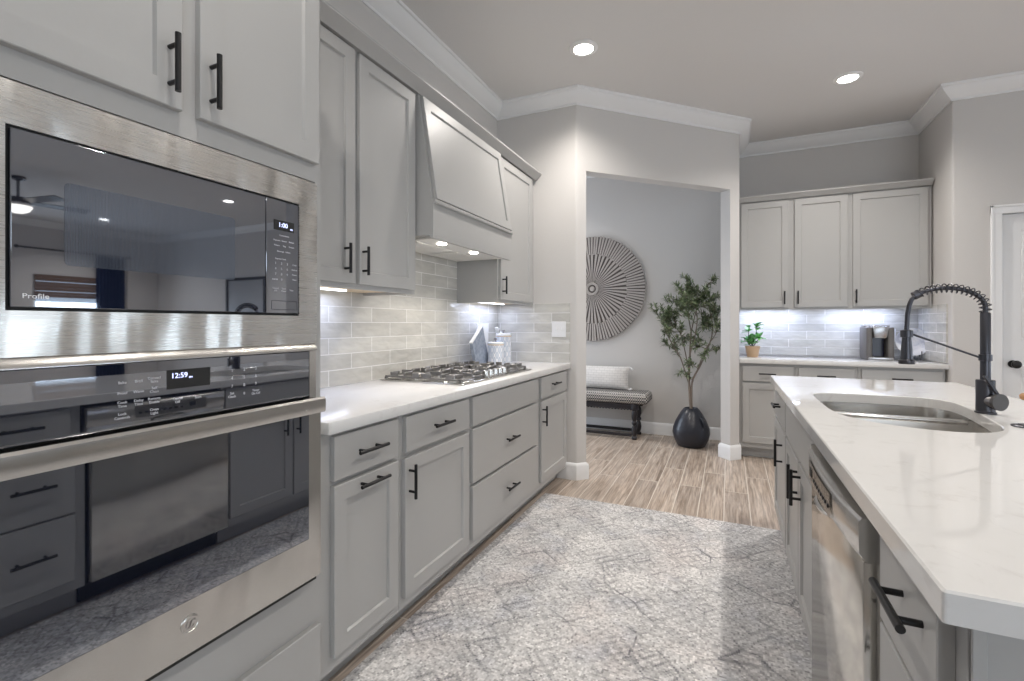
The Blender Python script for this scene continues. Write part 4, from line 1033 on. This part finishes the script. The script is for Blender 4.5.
obj('soil', lathe(nb(), (ox, oy, 0.3565), [(0.055, 0), (0.05, 0.004), (0, 0.008)], 20), 'soil', pot)
random.seed(23)
tb = nb(); lm = nb()
o3 = Vector((ox, oy, 0.36))
def curve(pts, r0, r1, seg=8):
    pts = [Vector(p) for p in pts]; out = []
    for i in range(len(pts)-1):
        p0 = pts[max(i-1, 0)]; p1 = pts[i]; p2 = pts[i+1]; p3 = pts[min(i+2, len(pts)-1)]
        for k in range(6):
            q = k/6; out.append(0.5*((2*p1)+(-p0+p2)*q+(2*p0-5*p1+4*p2-p3)*q*q+(-p0+3*p1-3*p2+p3)*q**3))
    out.append(pts[-1]); m = len(out)
    return out, [r0+(r1-r0)*i/(m-1) for i in range(m)]
def stem(pts, r0, r1):
    c, r = curve(pts, r0, r1); tube(tb, c, r, 8); return c
def leafy(c, start, dens, L=(.045, .072)):
    m = len(c)
    for i in range(int(m*start), m-1):
        for _ in range(dens):
            p = c[i].lerp(c[i+1], random.random()); d = (c[i+1]-c[i]).normalized()
            dv = d*random.uniform(.2, .9)+Vector((random.uniform(-1, 1), random.uniform(-1, 1), random.uniform(-.6, .7)))
            leaf(lm, p, dv, Vector((random.uniform(-.4, .4), random.uniform(-.4, .4), 1)), random.uniform(*L), random.uniform(.010, .0145))
def twig(p, d, L, n_=1):
    d = d.normalized(); mid = p+d*L*.5+Vector((0, 0, random.uniform(-.01, .03))); end = p+d*L+Vector((random.uniform(-.02, .02), random.uniform(-.02, .02), random.uniform(0.0, .05)))
    c = stem([p, mid, end], 0.0035, 0.0015); leafy(c, 0.10, 2)
    if n_:
        for _ in range(2): twig(c[random.randrange(5, len(c)-3)], d+Vector((random.uniform(-.8, .8), random.uniform(-.8, .8), random.uniform(-.4, .6))), L*0.6, n_-1)
B1 = stem([o3, o3+Vector((-.012, 0, .13)), o3+Vector((-.020, 0, .32)), o3+Vector((-.012, .01, .55)), o3+Vector((.0, 0, .78))], 0.013, 0.008)
B2 = stem([o3+Vector((.004, .004, 0)), o3+Vector((.003, 0, .15)), o3+Vector((.015, -.01, .30)), o3+Vector((.10, -.02, .48)), o3+Vector((.19, -.02, .72))], 0.012, 0.006)
B3 = stem([B1[10], o3+Vector((-.10, -.01, .52)), o3+Vector((-.17, 0, .64)), o3+Vector((-.235, 0, .76))], 0.007, 0.004)
mains = [
 [B1[-1], o3+Vector((.03, 0, .92)), o3+Vector((.08, -.01, 1.12)), o3+Vector((.13, 0, 1.20)), o3+Vector((.16, 0, 1.27))],
 [B1[-1], o3+Vector((-.03, 0, .95)), o3+Vector((-.07, .02, 1.08)), o3+Vector((-.10, .02, 1.18))],
 [B1[14], o3+Vector((-.10, .03, .75)), o3+Vector((-.17, .02, .84)), o3+Vector((-.22, .03, .94))],
 [B2[-1], o3+Vector((.20, -.03, .85)), o3+Vector((.18, -.03, 1.0)), o3+Vector((.23, -.02, 1.12))],
 [B2[15], o3+Vector((.14, -.06, .62)), o3+Vector((.22, -.06, .75)), o3+Vector((.27, -.05, .90))],
 [B1[18], o3+Vector((.05, -.06, .80)), o3+Vector((.06, -.09, .95)), o3+Vector((.03, -.07, 1.10)), o3+Vector((.04, -.05, 1.24))],
 [B3[-1], o3+Vector((-.26, .0, .84)), o3+Vector((-.27, .0, .90))],
]
for k, pts in enumerate(mains):
    c = stem(pts, 0.006, 0.002); leafy(c, 0.35, 1)
    for _ in range(8 if k not in (6,) else 5):
        i = random.randrange(int(len(c)*.25), len(c)-2); dd = Vector((random.uniform(-1, .55), random.uniform(-.8, .5), random.uniform(-.25, .7)))
        twig(c[i], dd, random.uniform(.10, .17))
for i in (6, 9, 12, 15): twig(B3[i], Vector((random.uniform(-1, .2), random.uniform(-.6, .6), .3)), .14)
for i in (12, 16, 20): twig(B2[i], Vector((random.uniform(-.3, .6), random.uniform(-.8, .2), .1)), .13)
# keep the crown clear of the walls
for v in lm.verts: v.co.y = min(v.co.y, YB-0.03); v.co.x = min(v.co.x, -0.058)
for v in tb.verts: v.co.x = min(v.co.x, -0.06)
obj('trunk', tb, 'bark', t); obj('foliage', lm, 'olive', t)

# bench
t = thing('hall_bench', 'black carved wooden bench with a woven grey patterned seat against the hall wall', 'bench', (-1.5, 5.21, 0))
wm = mat('woven_seat', (0.4, 0.38, 0.36), 0.9); n = N(wm)
ck = n.n('ShaderNodeTexChecker'); ck.inputs['Scale'].default_value = 62.0; n.l(n.coords('xyz', (1, 1, 1), (0, 0, 0), PI/4), ck.inputs['Vector'])
ck.inputs['Color1'].default_value = (0.62, 0.59, 0.56, 1); ck.inputs['Color2'].default_value = (0.05, 0.05, 0.055, 1)
wv = n.n('ShaderNodeTexWave', wave_type='BANDS', bands_direction='Z'); wv.inputs['Scale'].default_value = 30; n.l(n.coords(), wv.inputs['Vector'])
n.l(n.mix(0.35, ck.outputs[0], wv.outputs[0], 'MULTIPLY'), n.b.inputs['Base Color']); n.bump(ck.outputs[1], 0.5, 0.004); M['woven'] = wm
M['black_wood'] = mat('black_wood', (0.016, 0.014, 0.018), 0.4)
bx0, bx1 = -2.06, -0.765
bm = nb(); box(bm, bx0, bx1, 5.035, 5.385, 0.375, 0.492, 0.045, 5); obj('seat', bm, 'woven', t, 'black and white woven seat')
bm = nb()
for y in (5.075, 5.345): box(bm, bx0+0.07, bx1-0.10, y-0.014, y+0.014, 0.315, 0.3745, 0.004)
for x in (bx0+0.14, bx1-0.145): box(bm, x-0.014, x+0.014, 5.09, 5.33, 0.318, 0.3745, 0.004)
for k in range(30):
    x = bx0+0.16+k*0.033; sph(bm, (x, 5.062, 0.318), 0.010, seg=8)
obj('apron', bm, 'black_wood', t)
legp = [(0.026, 0), (0.028, 0.02), (0.018, 0.035), (0.026, 0.055), (0.030, 0.09), (0.024, 0.13), (0.016, 0.15), (0.028, 0.165), (0.028, 0.18), (0.018, 0.195), (0.030, 0.235), (0.027, 0.29), (0.020, 0.305), (0.033, 0.320), (0.033, 0.3745), (0, 0.3745)]
for x in (bx0+0.14, bx1-0.145):
    for y in (5.075, 5.345): obj('leg', lathe(nb(), (x, y, 0.001), legp, 20), 'black_wood', t)
bm = nb()
for y in (5.075, 5.345): box(bm, bx0+0.168, bx1-0.173, y-0.011, y+0.011, 0.028, 0.058, 0.004)
obj('stretcher', bm, 'black_wood', t)

# pillow
pwm = mat('white_woven_cotton', (0.74, 0.72, 0.70), 0.95); n = N(pwm)
br = n.n('ShaderNodeTexBrick', offset=0.5); br.inputs['Scale'].default_value = 1; br.inputs['Brick Width'].default_value = 0.06; br.inputs['Row Height'].default_value = 0.026
br.inputs['Mortar Size'].default_value = 0.003; br.inputs['Mortar Smooth'].default_value = 1.0
br.inputs['Color1'].default_value = (0.77, 0.75, 0.73, 1); br.inputs['Color2'].default_value = (0.72, 0.70, 0.68, 1); br.inputs['Mortar'].default_value = (0.55, 0.53, 0.52, 1)
n.l(n.coords('xzy'), br.inputs['Vector']); n.l(br.outputs[0], n.b.inputs['Base Color']); n.bump(br.outputs['Fac'], -0.6, 0.01); M['pillow'] = pwm
t = thing('lumbar_pillow', 'long white woven pillow with corner tassels leaning on the hall bench', 'pillow', (-1.30, 5.28, 0.492))
bm = nb(); pw_, ph_ = 0.60, 0.255; NX, NZ = 28, 14; gf = []
for side in (1, -1):
    g = []
    for i in range(NX+1):
        row = []
        for j in range(NZ+1):
            u_, v_ = 2*i/NX-1, 2*j/NZ-1
            th = 0.062*((1-abs(u_)**2.6)*(1-abs(v_)**2.4))**0.5
            pin = 1-0.035*(1-u_*u_)*abs(v_); pin2 = 1-0.03*(1-v_*v_)*abs(u_)
            row.append(bm.verts.new((u_*pw_/2*pin2, side*th, v_*ph_/2*pin)))
        g.append(row)
    gf.append(g)
    for i in range(NX):
        for j in range(NZ):
            f = (g[i][j], g[i+1][j], g[i+1][j+1], g[i][j+1]); bm.faces.new(f if side == -1 else f[::-1])
bmesh.ops.remove_doubles(bm, verts=bm.verts, dist=0.0008)
PM = Matrix.Translation((-1.305, 5.285, 0.492+0.130)) @ Matrix.Rotation(-0.20, 4, 'X')
bmesh.ops.transform(bm, matrix=PM, verts=bm.verts); obj('cover', bm, 'pillow', t)
for sx_ in (-1, 1):
    for sz_ in (-1, 1):
        c = PM @ Vector((sx_*pw_/2*0.985, 0, sz_*ph_/2*0.97)); bm = nb()
        e = c+Vector((sx_*0.045, -0.01, 0.004 if sz_ < 0 else -0.028)); e.z = max(e.z, 0.508)
        tube(bm, [c, c.lerp(e, .35), e], [0.004, 0.009, 0.012], 10); obj('tassel', bm, 'pillow', t)

# round wall hanging
M['bleached'] = mat('bleached_sticks', (0.43, 0.395, 0.37), 0.8)
M['dark_weave'] = mat('dark_weave', (0.11, 0.095, 0.088), 0.85)
hx_, hz_, hr = -1.452, 1.632, 0.612
t = thing('wall_hanging', 'large round sunburst wall hanging of pale and dark sticks above the hall bench', 'wall decor', (hx_, YB, hz_))
RYm = Matrix.Rotation(PI/2, 4, 'X')
obj('backing', lathe(nb(), (hx_, YB-0.0008, hz_), [(hr-0.01, 0), (hr-0.006, 0.016), (0, 0.016)], 72, RYm), 'dark_weave', t)
def rays(n_, r0, r1, w0, w1, ph=0, jit=0.0):
    bm = nb()
    for k in range(n_):
        a = ph+2*PI*k/n_+random.uniform(-jit, jit); ra = r0+random.uniform(-.006, .012); rb = r1+random.uniform(-.012, .006)
        t_ = nb(); bmesh.ops.create_cube(t_, size=1)
        for v in t_.verts:
            f = v.co.x+.5; wd = w0+(w1-w0)*f; v.co = Vector((ra+(rb-ra)*f, v.co.y*wd, v.co.z*0.010))
        mtx = Matrix.Translation((hx_, YB-0.0225, hz_)) @ RYm @ Matrix.Rotation(a, 4, 'Z')
        merge(bm, t_, mtx)
    return bm
obj('inner_rays', rays(52, 0.075, 0.410, 0.0045, 0.0275, 0, 0.008), 'bleached', t)
obj('outer_rays', rays(104, 0.398, hr, 0.0165, 0.0225, 0.01, 0.005), 'bleached', t)
bm = nb()
for r in (0.055, 0.070): tube(bm, [(hx_+r*math.cos(q), YB-0.022, hz_+r*math.sin(q)) for q in [k*2*PI/36 for k in range(36)]], 0.008, 8, closed=True)
lathe(bm, (hx_, YB-0.016, hz_), [(0.030, 0), (0.028, 0.012), (0, 0.016)], 20, RYm)
obj('hub', bm, 'bleached', t)

# ------------------------------------------------------------------ ceiling lights
M['can_trim'] = mat('white_can_trim', (0.85, 0.85, 0.84), 0.5)
def downlight(x, y, label, power=13):
    t = thing('recessed_light', label, 'ceiling light', (x, y, H), 'recessed ceiling lights')
    obj('trim_ring', lathe(nb(), (x, y, H), [(0.094, -0.0005), (0.094, -0.004), (0.086, -0.010), (0.066, -0.012), (0.062, -0.006), (0.062, -0.0008)], 40), 'can_trim', t)
    obj('lens', lathe(nb(), (x, y, H), [(0.061, -0.001), (0.061, -0.006), (0, -0.0075)], 32), 'lamp', t)
    d = bpy.data.lights.new('lamp_light', 'SPOT'); d.energy = power*4; d.spot_size = 2.5; d.spot_blend = 0.8; d.color = (1.0, 0.945, 0.885); d.shadow_soft_size = 0.06
    o = bpy.data.objects.new('lamp_light', d); COL.objects.link(o); o.parent = t; o.location = (0, 0, -0.02)
downlight(-0.875, 3.035, 'lit recessed ceiling light nearer the left wall cabinets', 16)
downlight(0.800, 4.216, 'lit recessed ceiling light in front of the back alcove', 15)
downlight(0.820, 3.05, 'lit recessed ceiling light over the far end of the island', 12)
downlight(0.820, 1.75, 'lit recessed ceiling light over the middle of the island', 12)
downlight(0.820, 0.45, 'lit recessed ceiling light over the near end of the island', 8)
downlight(-0.875, 0.60, 'lit recessed ceiling light over the aisle in front of the oven tower', 11)
downlight(4.46, 4.60, 'lit recessed ceiling light in the living room, at right in the microwave glass', 40)
downlight(7.60, 4.50, 'lit recessed ceiling light in the living room near the window', 34)
downlight(-2.3, 4.60, 'unseen recessed ceiling light added to warm the hall', 15)  # added hall lamp, its warm light balances the cool daylight

# ------------------------------------------------------------------ living room seen in the black glass
t = thing('ceiling_fan', 'dark-bladed ceiling fan with a bowl lamp reflected in the microwave glass', 'ceiling fan', (5.73, 2.76, H))
bm = nb(); lathe(bm, (5.73, 2.76, H), [(0.07, -0.0005), (0.07, -0.03), (0.02, -0.05), (0.014, -0.05), (0.014, -0.25), (0.10, -0.26), (0.11, -0.33), (0.07, -0.36), (0, -0.36)], 24); obj('motor', bm, 'gunmetal', t)
obj('lamp_bowl', lathe(nb(), (5.73, 2.76, H-0.362), [(0.13, 0), (0.13, -0.01), (0.10, -0.06), (0.05, -0.085), (0, -0.09)], 28), mat('fan_lamp_glow', (1, 1, 1), 0.5, emis=(1, 0.93, 0.82), estr=3.0), t)
for k in range(5):
    tm = nb(); bmesh.ops.create_cube(tm, size=1)
    for v in tm.verts: v.co = Vector((0.12+(v.co.x+.5)*0.56, v.co.y*(0.11+0.04*(v.co.x+.5)), v.co.z*0.008))
    bm = nb(); merge(bm, tm, Matrix.Translation((5.73, 2.76, H-0.30)) @ Matrix.Rotation(0.4+k*2*PI/5, 4, 'Z') @ Matrix.Rotation(0.2, 4, 'X')); obj('blade', bm, 'black_wood', t)
M['blind'] = mat('brown_woven_blind', (0.13, 0.075, 0.05), 0.8)
t = thing('window_blind', 'brown wooden blind half lowered in the living room window', 'blind', (XF-0.03, 4.5, 2.1))
bm = nb()
for k in range(7): box(bm, XF-0.03, XF-0.012, 4.02, 4.98, 1.70+k*0.058, 1.7555+k*0.058-(0.012 if k in (1, 4) else 0))
obj('slats', bm, 'blind', t)
bm = nb(); NP = 60
for i in range(NP+1):
    y = 4.86+0.46*i/NP; dx_ = 0.03*math.sin(i*0.9)
    for z in (0.02, 2.52): bm.verts.new((XF-0.13+dx_, y, z))
bm.verts.ensure_lookup_table()
for i in range(NP): bm.faces.new((bm.verts[2*i], bm.verts[2*i+2], bm.verts[2*i+3], bm.verts[2*i+1]))
bmesh.ops.solidify(bm, geom=list(bm.faces), thickness=0.004)
tag(obj('curtain', bm, 'navy'), 'navy blue curtain panel beside the living room window', 'curtain')
bm = nb(); cyl(bm, (XF-0.13, 3.75, 2.545), (XF-0.13, 5.4, 2.545), 0.014)
for y in (3.75, 5.4): sph(bm, (XF-0.13, y, 2.545), 0.03)
for y in (3.9, 5.36): cyl(bm, (XF-0.001, y, 2.545), (XF-0.13, y, 2.545), 0.008)
tag(obj('curtain_rod', bm, 'black'), 'black curtain rod above the living room window', 'curtain rod')
t = thing('framed_picture', 'dark framed picture on the living room wall reflected in the microwave glass', 'picture', (6.0, YN, 1.6))
bm = nb()
for a, b, c, d in ((5.45, 6.55, 1.15, 1.20), (5.45, 6.55, 2.05, 2.10), (5.45, 5.50, 1.20, 2.05), (6.50, 6.55, 1.20, 2.05)): box(bm, a, b, YN-0.03, YN-0.001, c, d)
obj('frame', bm, 'black_wood', t); obj('print', box(nb(), 5.50, 6.50, YN-0.012, YN-0.001, 1.20, 2.05), mat('grey_print', (0.35, 0.36, 0.38), 0.3), t)
